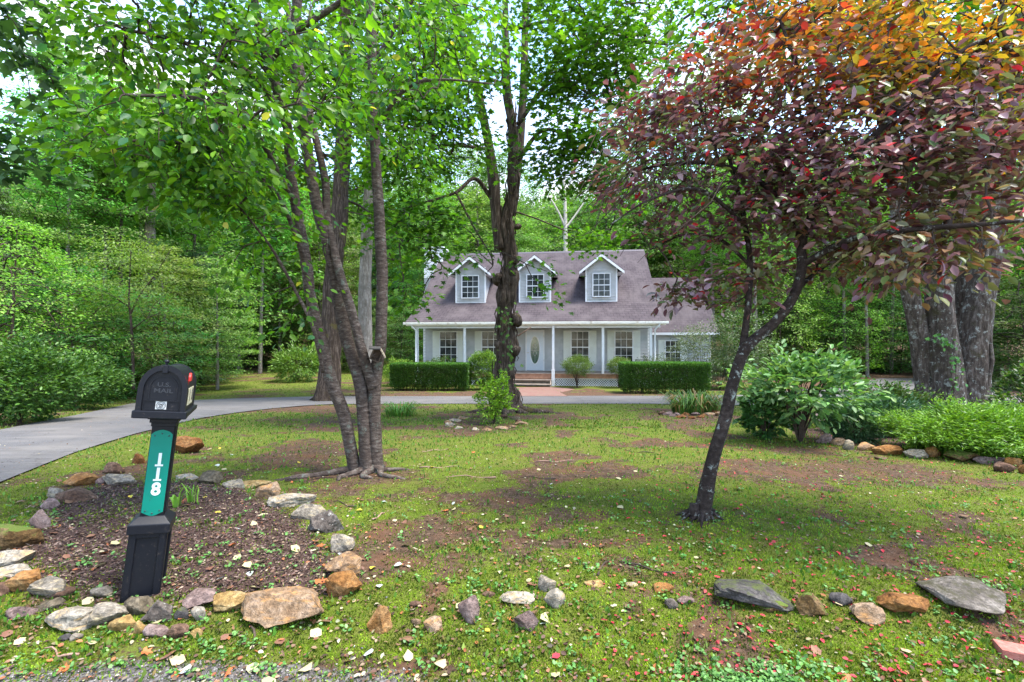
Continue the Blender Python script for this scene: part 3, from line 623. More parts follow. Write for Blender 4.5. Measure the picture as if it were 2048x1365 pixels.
P, C = blobpts(Bl, .45); P = P[(P[:, 2] > 1.6) & (P[:, 1] > 2.4)]; fr_ = P[:, 0] / P[:, 1]; P = P[~((fr_ > -.53) & (fr_ < -.25) & (P[:, 1] < 5.5)) | (rng.random(len(P)) < .42)]
mb = MB(); D = connect(mb, sk, None, P, .0032, .03, 4, .1)
mb.build('twigs', M['twig'], t, off=base)
D[:, 2] = D[:, 2] * .4 - .1; pos, d, nr = spray(P, D, 13, .5, .85, .55, .32)
col = palette([(.065, .17, .012), (.10, .24, .014), (.14, .28, .018), (.045, .12, .02), (.04, .14, .05)], len(pos), .18, [.3, .3, .2, .12, .08]); yl = rng.random(len(pos)) < .006; col[yl] = (.45, .42, .08)
leafobj('crown', 'leaf', pos, d, nr, rng.uniform(.05, .105, len(pos)), col, 'leaf', t, base, 1.1)
# shoots low on the trunk
# birdhouse
bh = empty('birdhouse', tuple(W(752, 712, Yc - .12))); tag(bh, 'small weathered wooden birdhouse tilted in the fork of the front tree', 'birdhouse')
rot = Euler((R(8), R(24), R(20))).to_matrix().to_4x4(); Q = rot
def bxx(mb, a, b, extra=None): return mb.box(a, b, (Q @ extra) if extra else Q)
mb = MB(); bxx(mb, (-.055, -.05, -.055), (.055, .06, -.045)); bxx(mb, (-.055, .05, -.045), (.055, .06, .07)); bxx(mb, (-.055, -.05, -.045), (-.045, .05, .07)); bxx(mb, (.045, -.05, -.045), (.055, .05, .05))
mb.build('box', plain('old_wood', (.10, .07, .05), .9, var=.4, scale=30), bh)
mb = MB(); bxx(mb, (-.10, -.09, .0), (.03, .10, .012), Matrix.Translation((-.015, 0, .085)) @ Euler((0, R(-22), 0)).to_matrix().to_4x4()); mb.build('roof_panel', plain('grey_board', (.055, .05, .045), .85, var=.3, scale=20), bh)
mb = MB(); bxx(mb, (-.0, -.09, .0), (.10, .10, .012), Matrix.Translation((.015, 0, .085)) @ Euler((0, R(38), 0)).to_matrix().to_4x4()); mb.build('roof_panel', plain('pale_board', (.32, .26, .19), .85, var=.3, scale=20), bh)
mb = MB()
for i in range(8): mb.tube([Q @ Vector((random.uniform(-.05, .05), -.05, random.uniform(-.04, .0))), Q @ Vector((random.uniform(-.05, .05), -.06, random.uniform(-.03, .05)))], .004, 4)
mb.build('nest', M['twig'], bh)

# ------------------------------------------------------------ gnarled maple in the middle
bx, by = gp(1012, 824); base = (bx, by, GZ(bx, by)); Ym = by
t = empty('maple_tree', base); tag(t, 'tall maple with a thick gnarled shaggy trunk standing between the lawn and the front door', 'tree')
st = [stem([(1016, 838, Ym), (1012, 815, Ym), (1006, 770, Ym), (1013, 700, Ym), (1011, 620, Ym), (1017, 560, Ym), (1019, 500, Ym), (1013, 440, Ym), (1024, 400, Ym), (1028, 340, Ym), (1025, 260, Ym), (1014, 180, Ym), (1012, 80, Ym), (1010, -60, Ym)], .29, .07),
      stem([(1000, 500, Ym - .1), (992, 420, Ym - .1), (985, 340, Ym - .1), (972, 260, Ym - .2), (948, 150, Ym - .3), (918, 50, Ym - .5), (890, -60, Ym - .6)], .14, .09),
      stem([(1022, 430, Ym + .1), (1036, 330, Ym + .2), (1045, 220, Ym + .3), (1050, 80, Ym + .4), (1052, -60, Ym + .5)], .12, .09)]
lim = [stem([(985, 400, Ym), (950, 358, Ym - .4), (912, 385, Ym - .9), (855, 404, Ym - 1.4), (800, 420, Ym - 1.6)], .06, .02),
       stem([(912, 385, Ym - .9), (945, 450, Ym - 1.2), (985, 520, Ym - 1.5), (975, 545, Ym - 1.6)], .03, .01),
       stem([(1030, 330, Ym), (1090, 260, Ym - .6), (1180, 300, Ym - 1.2), (1260, 330, Ym - 1.6)], .06, .015),
       stem([(1035, 250, Ym), (1110, 160, Ym - .8), (1200, 200, Ym - 1.5), (1300, 230, Ym - 2)], .06, .015),
       stem([(1015, 170, Ym), (940, 150, Ym - 1.2), (850, 160, Ym - 2), (780, 170, Ym - 2.4)], .05, .015),
       stem([(1020, 60, Ym), (1130, 40, Ym - 1), (1250, 75, Ym - 2), (1330, 90, Ym - 2.5)], .05, .015),
       stem([(985, 300, Ym - .1), (900, 290, Ym - 1.5), (830, 300, Ym - 2)], .05, .02)]
mb = MB()
for i, (p, r) in enumerate(st):
    P = resample(np.c_[p, r], 110 if i == 0 else 50); k = np.arange(len(P))
    rr = P[:, 3].copy()
    if i == 0: rr *= 1 + .55 * np.exp(-k / 6.) + .16 * np.sin(k * .45) * np.exp(-((k - 35) / 22.) ** 2) + .10 * np.sin(k * 1.1 + 1) * (k < 60)
    mb.tube(P[:, :3], rr, 34 if i == 0 else 20, .30 if i == 0 else .18, 40 + i * 7, rs=3.)
for p, r in lim: mb.tube(p, r, 8, .12, 3)
for px_, py_, r_ in ((1040, 520, .12), (1042, 640, .2), (1036, 550, .16), (986, 560, .15), (1040, 700, .16), (990, 690, .12), (1043, 455, .07)):
    c0 = W(px_ - 12 if px_ > 1010 else px_ + 12, py_, Ym - .1); c1 = W(px_, py_ - 3, Ym - .16); mb.tube([c0, c0 * .4 + c1 * .6, c1], [r_, r_ * .9, r_ * .4], 14, .4, int(px_ + py_))
# hanging bark strips
for i in range(240):
    a = random.uniform(0, 2 * math.pi); k = random.randint(3, 75); Pm = resample(np.c_[st[0][0], st[0][1]], 110); c0 = Pm[k]; rr = c0[3] * random.uniform(1.0, 1.18) * (1 + .5 * math.exp(-k / 6)); L = random.uniform(.15, .5)
    x, y = math.cos(a) * rr, math.sin(a) * rr; j = random.uniform(-.04, .04)
    mb.tube([(c0[0] + x, c0[1] + y, c0[2]), (c0[0] + x * 1.06 + j, c0[1] + y * 1.06, c0[2] + L * .5), (c0[0] + x * .96, c0[1] + y * .96, c0[2] + L)], [.006, random.uniform(.012, .026), .006], 4, cap=False)
mb.build('trunk', M['maple_bark'], t, off=base)
mb = MB(); mb.tube([W(1036, 672, Ym - .3), W(1062, 655, Ym - .55)], [.022, .014], 8); mb.build('broken_branch', plain('bare_stick', (.28, .17, .13)), t, off=base)
for a, L in ((-20, 1.3), (200, .9), (270, .7), (320, .6)):
    P = []
    for q in np.linspace(0, 1, 10):
        x = bx + math.cos(R(a)) * (.2 + L * q); y = by + math.sin(R(a)) * (.2 + L * q); P.append((x, y, GZ(x, y) + .10 * (1 - q) - .02))
    MB().tube(P, np.linspace(.16, .03, 10), 8, .2, 4).build('root', M['maple_bark'], t, off=base)
sk = np.concatenate([p for p, r in st] + [p for p, r in lim]); sk = sk[sk[:, 2] > 3.2]
Bl = [(W(870, 430, 9.8), (1.1, 1., .35), 36), (W(830, 480, 9.6), (.7, .8, .3), 20), (W(870, 520, 9.6), (.4, .5, .22), 9), (W(960, 500, 9.8), (.32, .4, .3), 7), (W(1072, 540, 9.8), (.28, .4, .75), 13), (W(1060, 590, 10), (.25, .3, .3), 4),
      (W(1100, 330, 10.5), (1.3, 1.3, .5), 60), (W(1180, 280, 10), (1.3, 1.3, .5), 60), (W(1230, 370, 10.5), (.9, 1, .35), 30), (W(1130, 180, 10), (1.6, 1.4, .55), 75), (W(1230, 120, 9.8), (1.2, 1.2, .5), 55), (W(1010, 130, 9.8), (1.4, 1.3, .8), 70), (W(900, 130, 9.8), (1.4, 1.4, .8), 80),
      (W(880, 230, 9.8), (1.3, 1.2, .6), 75), (W(800, 330, 9.5), (1., 1., .5), 50), (W(960, 290, 9.8), (1., .9, .5), 50), (W(1040, 30, 10.2), (2.6, 1.6, .5), 90), (W(1250, 20, 9.5), (1.5, 1.4, .5), 50), (W(800, 20, 9.5), (1.5, 1.5, .7), 60), (W(820, 590, 9.2), (.3, .3, .3), 8), (W(1170, 470, 12.5), (1., 1., .3), 20), (W(1000, -120, 10.), (3.2, 2.2, 1.), 110)]
P, C = blobpts(Bl, .5); fr_ = P[:, 0] / P[:, 1]; P = P[~((fr_ > -.1) & (fr_ < .07) & (P[:, 1] < Ym - .1)) | (rng.random(len(P)) < .22)]
mb = MB(); D = connect(mb, sk, None, P, .0065, .06, 4, .12); mb.build('twigs', M['twig'], t, off=base)
D[:, 2] = D[:, 2] * .3 - .1; pos, d, nr = spray(P, D, 20, .95, .32, .2, .42)
col = palette([(.065, .17, .012), (.10, .24, .016), (.15, .30, .03), (.045, .12, .02)], len(pos), .18)
leafobj('crown', 'maple', pos, d, nr, rng.uniform(.09, .15, len(pos)), col, 'leaf', t, base)

# ------------------------------------------------------------ purple plum
bx, by = gp(1404, 1036); base = (bx, by, GZ(bx, by)); Yp = by
t = empty('plum_tree', base); tag(t, 'small leaning tree with purple, red and orange leaves and lichen-spotted dark bark', 'tree')
st = [stem([(1398, 1050, Yp), (1408, 1010, Yp), (1425, 925, Yp), (1449, 840, Yp), (1468, 760, Yp), (1492, 695, Yp), (1545, 650, Yp - .05), (1585, 598, Yp - .1), (1603, 540, Yp - .12), (1605, 480, Yp - .1), (1640, 400, Yp - .2), (1700, 320, Yp - .3)], .062, .026),
      stem([(1476, 740, Yp), (1488, 680, Yp + .05), (1497, 600, Yp + .1), (1500, 530, Yp + .15), (1490, 450, Yp + .2), (1470, 360, Yp + .3), (1440, 250, Yp + .3)], .034, .014)]
lim = [stem([(1603, 530, Yp - .1), (1700, 480, Yp - .4), (1820, 460, Yp - .7), (1950, 450, Yp - .9), (2060, 440, Yp - 1)], .03, .012),
       stem([(1605, 480, Yp - .1), (1540, 380, Yp), (1440, 330, Yp + .1), (1330, 330, Yp + .2), (1250, 350, Yp + .2)], .028, .008),
       stem([(1640, 400, Yp - .2), (1650, 280, Yp - .1), (1600, 150, Yp), (1560, 40, Yp)], .03, .01),
       stem([(1700, 320, Yp - .3), (1800, 220, Yp - .4), (1900, 120, Yp - .5), (2000, 60, Yp - .5)], .03, .01),
       stem([(1500, 530, Yp + .15), (1440, 480, Yp + .2), (1370, 470, Yp + .3), (1300, 500, Yp + .3)], .018, .006),
       stem([(1585, 590, Yp), (1640, 540, Yp + .3), (1720, 500, Yp + .6), (1800, 520, Yp + .8)], .02, .006),
       stem([(1490, 450, Yp), (1400, 380, Yp - .2), (1300, 400, Yp - .2), (1220, 450, Yp - .1)], .018, .005),
       stem([(1440, 330, Yp + .1), (1400, 200, Yp + .2), (1420, 100, Yp + .2)], .016, .006)]
mb = MB()
for i, (p, r) in enumerate(st):
    P = resample(np.c_[p, r], 90); k = np.arange(len(P)); mb.tube(P[:, :3], P[:, 3] * (1 + .5 * np.exp(-k / 3.) * (i == 0)), 18, .14, 70 + i, rs=9)
for p, r in lim: mb.tube(p, r, 8, .12, 3)
for i in range(16):
    a = random.uniform(0, 6.28); L = random.uniform(.08, .2); mb.tube([(bx, by, base[2] + .06), (bx + math.cos(a) * L * .7, by + math.sin(a) * L * .7, base[2] + .05), (bx + math.cos(a) * L * 1.4, by + math.sin(a) * L * 1.4, base[2] - .02)], [.03, .014, .006], 6)
mb.tube([(bx - .07, by - .03, base[2] - .03), (bx - .075, by - .03, base[2] + .13)], [.05, .035], 10, .25)
mb.build('trunk', M['plum_bark'], t, off=base)
sk = np.concatenate([p for p, r in st] + [p for p, r in lim]); sk = sk[sk[:, 2] > 1.9]
Bl = [(W(1330, 230, 4.3), (.55, .6, .4), 60), (W(1300, 360, 4.3), (.5, .6, .35), 55), (W(1450, 300, 4.1), (.6, .6, .6), 100), (W(1440, 130, 4.2), (.4, .5, .3), 36), (W(1600, 200, 4.), (.7, .7, .6), 130), (W(1600, 370, 3.9), (.6, .6, .5), 120), (W(1500, 440, 4.), (.5, .5, .25), 40),
      (W(1560, 60, 4.2), (.5, .5, .35), 50), (W(1780, 150, 3.9), (.8, .7, .6), 150), (W(1780, 330, 3.7), (.8, .7, .55), 150), (W(1950, 120, 3.8), (.8, .7, .6), 130), (W(1960, 300, 3.6), (.8, .7, .6), 130), (W(1900, 470, 3.5), (.7, .6, .3), 80), (W(1720, 480, 3.8), (.6, .6, .3), 60),
      (W(1640, 530, 4.2), (.5, .5, .22), 26), (W(1500, 540, 4.4), (.4, .4, .18), 16), (W(1400, 560, 4.3), (.3, .4, .14), 20), (W(1330, 470, 4.3), (.3, .4, .14), 12), (W(1370, 590, 4.3), (.2, .3, .08), 6), (W(1450, 600, 4.3), (.2, .3, .08), 6), (W(1850, 530, 3.4), (.35, .35, .16), 22), (W(2100, 250, 3.7), (.9, .7, .8), 90), (W(1850, 20, 4), (1., .7, .3), 90), (W(1650, -60, 4.2), (1., .7, .3), 60), (W(1500, 590, 4.2), (.3, .4, .1), 6)]
P, C = blobpts(Bl, .55); P = P[(P[:, 1] > 2.4) & (rng.random(len(P)) < .7)]
mb = MB(); D = connect(mb, sk, None, P, .0030, .03, 4, .12); 
for i in range(110):      # bare hanging twigs on the left side
    p = P[rng.integers(0, 115)]; a = rng.uniform(2.6, 4.2); L = rng.uniform(.3, .75); e = p + np.array([math.cos(a) * L * .8, math.sin(a) * L * .4, -L * .75]); mb.tube([p, (p + e) / 2 + rng.standard_normal(3) * .05, e], [.005, .0035, .002], 4, cap=False)
mb.build('twigs', M['twig'], t, off=base)
D[:, 2] = D[:, 2] * .5; pos, d, nr = spray(P, D, 14, .42, .42, .3, .3)
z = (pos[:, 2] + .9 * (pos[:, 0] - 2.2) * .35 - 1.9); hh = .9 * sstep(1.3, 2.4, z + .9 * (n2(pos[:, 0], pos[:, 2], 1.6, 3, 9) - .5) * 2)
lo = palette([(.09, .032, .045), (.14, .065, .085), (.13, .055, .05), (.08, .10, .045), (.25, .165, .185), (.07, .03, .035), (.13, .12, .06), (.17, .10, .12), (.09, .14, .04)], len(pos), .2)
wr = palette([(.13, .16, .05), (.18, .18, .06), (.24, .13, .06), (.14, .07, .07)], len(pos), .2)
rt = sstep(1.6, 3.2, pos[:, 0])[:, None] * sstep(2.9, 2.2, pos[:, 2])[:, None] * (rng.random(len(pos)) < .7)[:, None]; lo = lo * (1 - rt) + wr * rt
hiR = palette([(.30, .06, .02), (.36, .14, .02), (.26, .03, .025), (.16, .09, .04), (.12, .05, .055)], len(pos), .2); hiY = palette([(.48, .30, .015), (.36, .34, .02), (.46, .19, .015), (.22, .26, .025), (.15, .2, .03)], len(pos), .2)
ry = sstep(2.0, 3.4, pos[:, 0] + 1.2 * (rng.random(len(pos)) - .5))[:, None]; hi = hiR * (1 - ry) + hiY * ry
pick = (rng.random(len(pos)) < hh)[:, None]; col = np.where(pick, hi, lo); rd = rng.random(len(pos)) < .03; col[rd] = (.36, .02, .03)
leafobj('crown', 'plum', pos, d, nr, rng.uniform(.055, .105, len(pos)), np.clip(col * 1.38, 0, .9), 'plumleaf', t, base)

# ------------------------------------------------------------ big multi-stem trunk at right
bx, by = gp(1905, 826); base = (bx, by, GZ(bx, by)); Yo = by
t = empty('oak_tree', base); tag(t, 'massive old tree with four thick lichen-flecked trunks at the right edge of the lawn', 'tree')
st = [stem([(1868, 840, Yo), (1855, 790, Yo), (1842, 700, Yo), (1822, 600, Yo - .1), (1808, 520, Yo - .2), (1795, 400, Yo - .4), (1770, 200, Yo - .6), (1740, -80, Yo - .8)], .22, .16),
      stem([(1895, 845, Yo - .3), (1893, 790, Yo - .3), (1888, 700, Yo - .3), (1880, 600, Yo - .3), (1866, 500, Yo - .3), (1860, 350, Yo - .3), (1850, -80, Yo - .2)], .34, .22),
      stem([(1920, 840, Yo + .4), (1916, 760, Yo + .4), (1918, 650, Yo + .5), (1922, 550, Yo + .5), (1925, 300, Yo + .7), (1930, -80, Yo + .8)], .2, .15),
      stem([(1938, 845, Yo - .2), (1942, 790, Yo - .2), (1948, 700, Yo - .2), (1960, 600, Yo - .2), (1975, 520, Yo - .2), (2000, 350, Yo - .2), (2060, -80, Yo)], .34, .22)]
mb = MB()
for i, (p, r) in enumerate(st):
    P = resample(np.c_[p, r], 60); k = np.arange(len(P)); mb.tube(P[:, :3], P[:, 3] * (1 + .3 * np.exp(-k / 3.)), 30, .16, 90 + i * 4, rs=2.2)
mb.tube([W(1952, 815, Yo - .4), W(1975, 770, Yo - .5), W(1985, 720, Yo - .5), W(1978, 670, Yo - .45), W(1972, 600, Yo - .4), W(1975, 480, Yo - .5)], [.05, .05, .045, .04, .035, .03], 8, .15)
mb.build('trunk', M['oak_bark'], t, off=base)
sk = np.concatenate([p for p, r in st]); sk = sk[sk[:, 2] > 4]
Bl = [(W(1800, 100, Yo + .5), (4, 3, 1.8), 150), (W(2050, 150, Yo), (3, 3, 2.), 110), (W(1500, 60, Yo + 1.), (3, 2.5, 1.2), 90), (W(1780, -150, Yo), (5, 4, 2.5), 160)]
P, C = blobpts(Bl, .5); mb = MB(); D = connect(mb, sk, None, P, .012, .12, 4, .12); mb.build('twigs', M['twig'], t, off=base)
D[:, 2] = D[:, 2] * .3; pos, d, nr = spray(P, D, 26, 1.3, .45, .2, .4); leafobj('crown', 'leaf', pos, d, nr, rng.uniform(.12, .18, len(pos)), palette(GREEN, len(pos)), 'leaf', t, base, 1.2)

# ------------------------------------------------------------ trees by the drive, at left of the maple
bx, by = gp(655, 802); base = (bx, by, GZ(bx, by)); Yd = by
t = empty('drive_tree', base); tag(t, 'shaggy-barked leaning tree behind the front tree at the near edge of the driveway', 'tree')
p, r = stem([(650, 812, Yd), (656, 790, Yd), (662, 700, Yd), (664, 600, Yd), (672, 500, Yd), (680, 400, Yd), (688, 250, Yd), (690, 50, Yd), (690, -100, Yd)], .34, .2)
P_ = resample(np.c_[p, r], 70); k = np.arange(70); mb = MB(); mb.tube(P_[:, :3], P_[:, 3] * (1 + .5 * np.exp(-k / 3.)), 26, .2, 130, rs=3); mb.build('trunk', M['maple_bark'], t, off=base)
Bl = [(W(620, 150, Yd), (3, 2.5, 1.8), 120), (W(760, 220, Yd), (2.2, 2, 1.4), 80), (W(600, 330, Yd + .5), (1.8, 1.5, .7), 40), (W(760, 430, Yd + 1), (1.3, 1.2, .6), 28), (W(700, -100, Yd), (4, 3, 2), 110)]
P, C = blobpts(Bl, .5); mb = MB(); D = connect(mb, p[p[:, 2] > 3.5], None, P, .01, .1, 4, .12); mb.build('twigs', M['twig'], t, off=base)
D[:, 2] = D[:, 2] * .3; pos, d, nr = spray(P, D, 24, 1.2, .4, .2, .4); leafobj('crown', 'maple', pos, d, nr, rng.uniform(.13, .19, len(pos)), palette([(.07, .17, .012), (.10, .22, .02), (.05, .12, .02)], len(pos)), 'leaf', t, base)
bx, by = gp(733, 792); base = (bx, by, GZ(bx, by)); Yd = by
t = empty('driveway_tree', base); tag(t, 'straight pale brown trunk seen between the stems of the front tree, just across the driveway', 'tree')
p, r = stem([(730, 800, Yd), (732, 780, Yd), (731, 700, Yd), (730, 600, Yd), (733, 500, Yd), (738, 380, Yd), (745, 200, Yd), (750, -50, Yd)], .30, .17)
P_ = resample(np.c_[p, r], 60); k = np.arange(60); mb = MB(); mb.tube(P_[:, :3], P_[:, 3] * (1 + .3 * np.exp(-k / 3.)), 22, .1, 140, rs=3); mb.build('trunk', M['pale_bark'], t, off=base)
Bl = [(W(740, 120, Yd), (3.2, 2.5, 2), 120), (W(830, 330, Yd + 1), (2.0, 1.5, 1.), 50), (W(700, 380, Yd + 1.5), (1.6, 1.5, .8), 40), (W(800, 520, Yd + 3), (.9, 1.2, .6), 22)]
P, C = blobpts(Bl, .5); mb = MB(); D = connect(mb, p[p[:, 2] > 3.5], None, P, .01, .1, 4, .12); mb.build('twigs', M['twig'], t, off=base)
D[:, 2] = D[:, 2] * .3; pos, d, nr = spray(P, D, 24, 1.2, .4, .2, .4); leafobj('crown', 'leaf', pos, d, nr, rng.uniform(.13, .19, len(pos)), palette([(.06, .15, .014), (.09, .19, .02), (.04, .10, .02)], len(pos)), 'leaf', t, base, 1.1)
# oak boughs reaching in from the left
base = (-7.2, 3.6, GZ(-7.2, 3.6)); t = empty('roadside_oak', base); tag(t, 'dark oak whose lobed leaves reach into the top left corner of the photo', 'tree')
p = catmull([(-7.2, 3.6, -.2), (-7.1, 3.7, 2), (-6.9, 3.8, 4.5), (-6.5, 4, 7)], 10); mb = MB(); mb.tube(p, np.linspace(.25, .15, len(p)), 18, .12, 7); mb.build('trunk', M['oak_bark'], t, off=base)
Bl = [(W(10, 40, 4.6), (.6, .5, .3), 18), (W(70, 120, 5.), (.3, .4, .12), 6), (W(0, 330, 4.8), (.45, .4, .16), 12), (W(130, 205, 5.2), (.3, .3, .1), 5), (W(20, 270, 4.8), (.25, .3, .08), 4)]
P, C = blobpts(Bl, .5); mb = MB(); D = connect(mb, p[p[:, 2] > 2.2], None, P, .005, .06, 4, .12); mb.build('twigs', M['twig'], t, off=base)
D[:, 2] = D[:, 2] * .3; pos, d, nr = spray(P, D, 14, .5, .5, .3, .35); leafobj('crown', 'maple', pos, d, nr, rng.uniform(.09, .14, len(pos)), palette([(.05, .12, .04), (.07, .15, .05), (.03, .08, .03)], len(pos)), 'leaf', t, base)
# ------------------------------------------------------------ woods
def copy_tree(o, parent=None):
    c = o.copy(); COL.objects.link(c); c.parent = parent
    for ch in list(o.children): copy_tree(ch, c)
    return c
def wood_tree(name, H, Rr, cols, tpl, lsize, low=.12, ncl=420, m_=34, L=1.2, droop=.25, shape='round', bk='oak_bark', tr=.22, flat=.5, tier=0):
    root = empty(name, (0, 0, 0)); mb = MB(); lean = rng.uniform(-.6, .6, 2)
    tp = catmull([(0, 0, -.5), (lean[0] * .2, lean[1] * .2, H * .3), (lean[0] * .6, lean[1] * .6, H * .65), (lean[0], lean[1], H * .95)], 8)
    mb.tube(tp, np.linspace(tr, tr * .2, len(tp)), 10, .1, int(H * 7)); mb.build('trunk', M[bk], root)
    n = ncl; zf = low + (1 - low) * rng.random(n) ** .9
    if shape == 'cone': rad = Rr * (1.02 - zf) ** .75
    else: rad = Rr * np.clip(np.sin(np.pi * np.clip((zf - low) / (1 - low) * .82 + .16, 0, 1)), .1, 1) ** .7
    a = rng.random(n) * 2 * np.pi; lump = .45 + 1.05 * vn(np.stack([np.cos(a) * 2.1, np.sin(a) * 2.1, zf * 6], 1), int(H))
    rr = rad * lump * np.sqrt(.15 + .85 * rng.random(n))
    zz = zf * H
    if tier: zz = (np.round(zz / tier + .35 * np.sin(a * 2 + H)) ) * tier + rng.normal(size=n) * tier * .1
    P = np.stack([rr * np.cos(a), rr * np.sin(a), np.maximum(zz, .3) - (rr * .25 if shape == 'cone' else 0)], 1)
    sk = tp[tp[:, 2] > H * .1]; mb = MB(); D = connect(mb, resample(sk, 40), None, P, .011, .12, 3, .08); mb.build('branches', M['twig'], root)
    D = P - np.array([0, 0, 1.]) * P[:, 2:3]; D = unit(D) * 1.; D[:, 2] = .12 - droop
    pos, d, nr = spray(P, D, m_, L, flat, droop, .5)
    nr = unit(nr + .5 * unit(pos * np.array([1, 1, 0])))
    leafobj('crown', tpl, pos, d, nr, rng.uniform(.75, 1.25, len(pos)) * lsize, palette(cols, len(pos), .2), 'leafbg', root)
    return root
VAR = {
 'tall': wood_tree('forest_tree', 22, 5.2, [(.11, .22, .03), (.15, .27, .045), (.07, .15, .02)], 'leaf', .20, .22, 560, 34, 1.5),
 'mid': wood_tree('broadleaf_tree', 13, 4.2, [(.10, .20, .03), (.15, .26, .045), (.06, .13, .02), (.19, .27, .07)], 'leaf', .17, .06, 460, 34, 1.3, tier=1.5),
 'pale': wood_tree('pale_tree', 15, 4.4, [(.19, .29, .07), (.25, .35, .10), (.12, .21, .05)], 'maple', .19, .12, 420, 34, 1.5, bk='pale_bark', flat=.3, tier=1.15, droop=.1),
 'dark': wood_tree('hemlock_tree', 17, 3.6, [(.05, .10, .035), (.07, .14, .05), (.035, .075, .03)], 'fern', .26, .04, 460, 44, 1.4, .4, 'cone', 'maple_bark', flat=.3, tier=1.1),
 'yellow': wood_tree('young_tree', 8, 2.8, [(.17, .28, .03), (.13, .24, .03), (.22, .33, .05)], 'leaf', .13, .08, 300, 34, .9, bk='twig', tr=.08),
 'under': wood_tree('understory_tree', 5.5, 2.6, [(.07, .15, .03), (.11, .20, .045), (.045, .10, .02), (.15, .2, .08)], 'long', .17, .0, 200, 40, 1.15, bk='twig', tr=.06, flat=.35, tier=.7, droop=.1),
}
LAB = {'tall': 'tall leafy green forest tree', 'mid': 'bushy mid-green woodland tree', 'pale': 'pale yellow-green tree with maple-like leaves', 'dark': 'dark drooping hemlock', 'yellow': 'bright yellow-green young tree', 'under': 'low dark green understory tree'}
VAR['slim'] = wood_tree('slender_tree', 19, 3.6, [(.12, .23, .03), (.16, .28, .045)], 'leaf', .18, .5, 300, 34, 1.3, bk='pale_bark', tr=.15); LAB['slim'] = 'slender tall tree with a bare lower trunk'
used = set()
def place(kind, px, Y, s=1., where='at the edge of the woods'):
    X = (px - CX) / F * Y; o = VAR[kind] if kind not in used else copy_tree(VAR[kind])
    used.add(kind); o.location = (X, Y, G0(X, Y) - .1); o.rotation_euler = (0, 0, random.uniform(0, 6.28)); o.scale = (s * random.uniform(.92, 1.1), s * random.uniform(.92, 1.1), s)
    tag(o, LAB[kind] + ' ' + where, 'tree', {'L': 'woodland trees left of the driveway', 'R': 'woodland trees right of the parking area', 'B': 'woodland trees behind the house'}['B' if 'behind' in where else ('R' if 'right' in where else 'L')])
wl, wb, wr_ = 'in the woods left of the driveway', 'in the woods behind the house', 'in the woods right of the house'
# left side
for k_, px, Y, s in [('dark', -40, 17, .5), ('mid', 60, 19, .62), ('under', 160, 16, .8), ('mid', 240, 23, .8), ('pale', 335, 20.5, .42), ('under', 300, 18.5, .7), ('pale', 435, 22, .4), ('dark', 400, 25, .42), ('under', 225, 18, .65), ('mid', 380, 27, .8), ('dark', 500, 40, .55), ('under', 585, 42, 1.), ('under', 640, 44, 1.1), ('mid', 560, 46, 1.), ('mid', 690, 40, .9), ('dark', 760, 38, .7),
                     ('pale', 290, 30, 1.2), ('pale', 430, 34, 1.25), ('pale', 190, 36, 1.3), ('tall', 490, 44, 1.05), ('slim', 520, 33, .9), ('slim', 478, 37, .9), ('slim', 130, 21, .8), ('slim', 205, 24, .8), ('slim', 625, 41, .9), ('slim', 855, 37, .85), ('mid', 640, 37, .9), ('slim', 560, 38, .9), ('dark', 110, 28, .62), ('yellow', 20, 14, .7), ('mid', -120, 24, .75), ('mid', 520, 52, 1.3), ('pale', 620, 50, 1.2), ('dark', 455, 46, .9), ('tall', 700, 52, .95), ('tall', 350, 46, .85), ('mid', 240, 42, 1.2), ('under', 500, 47, 1.2), ('under', 455, 40, 1.), ('mid', -260, 30, .9), ('mid', -20, 40, .9), ('under', 730, 34, .9), ('under', 800, 33, .8), ('mid', 800, 38, .75), ('pale', 380, 60, 1.3), ('tall', 560, 62, 1.)]:
    place(k_, px, Y, s, wl)
for k_, px, Y, s in [('mid', 870, 43, 1.05), ('pale', 960, 46, 1.1), ('mid', 1040, 42, .95), ('pale', 1120, 46, 1.05), ('mid', 1200, 43, 1.1), ('tall', 1000, 60, 1.15), ('tall', 1210, 60, 1.1), ('tall', 920, 62, 1.2), ('pale', 1290, 44, .95), ('mid', 1370, 42, .95), ('tall', 840, 56, .95), ('tall', 1340, 54, 1.), ('tall', 1290, 46, 1.2), ('tall', 1410, 44, 1.2), ('pale', 1520, 44, 1.35), ('mid', 930, 56, 1.), ('mid', 1080, 54, .95), ('pale', 1180, 56, 1.05), ('pale', 1010, 64, 1.2), ('tall', 770, 66, 1.1), ('mid', 1260, 62, 1.3), ('tall', 1450, 58, 1.1), ('yellow', 1160, 40, 1.), ('yellow', 1380, 38, 1), ('yellow', 900, 40, 1)]:
    place(k_, px, Y, s, wb)
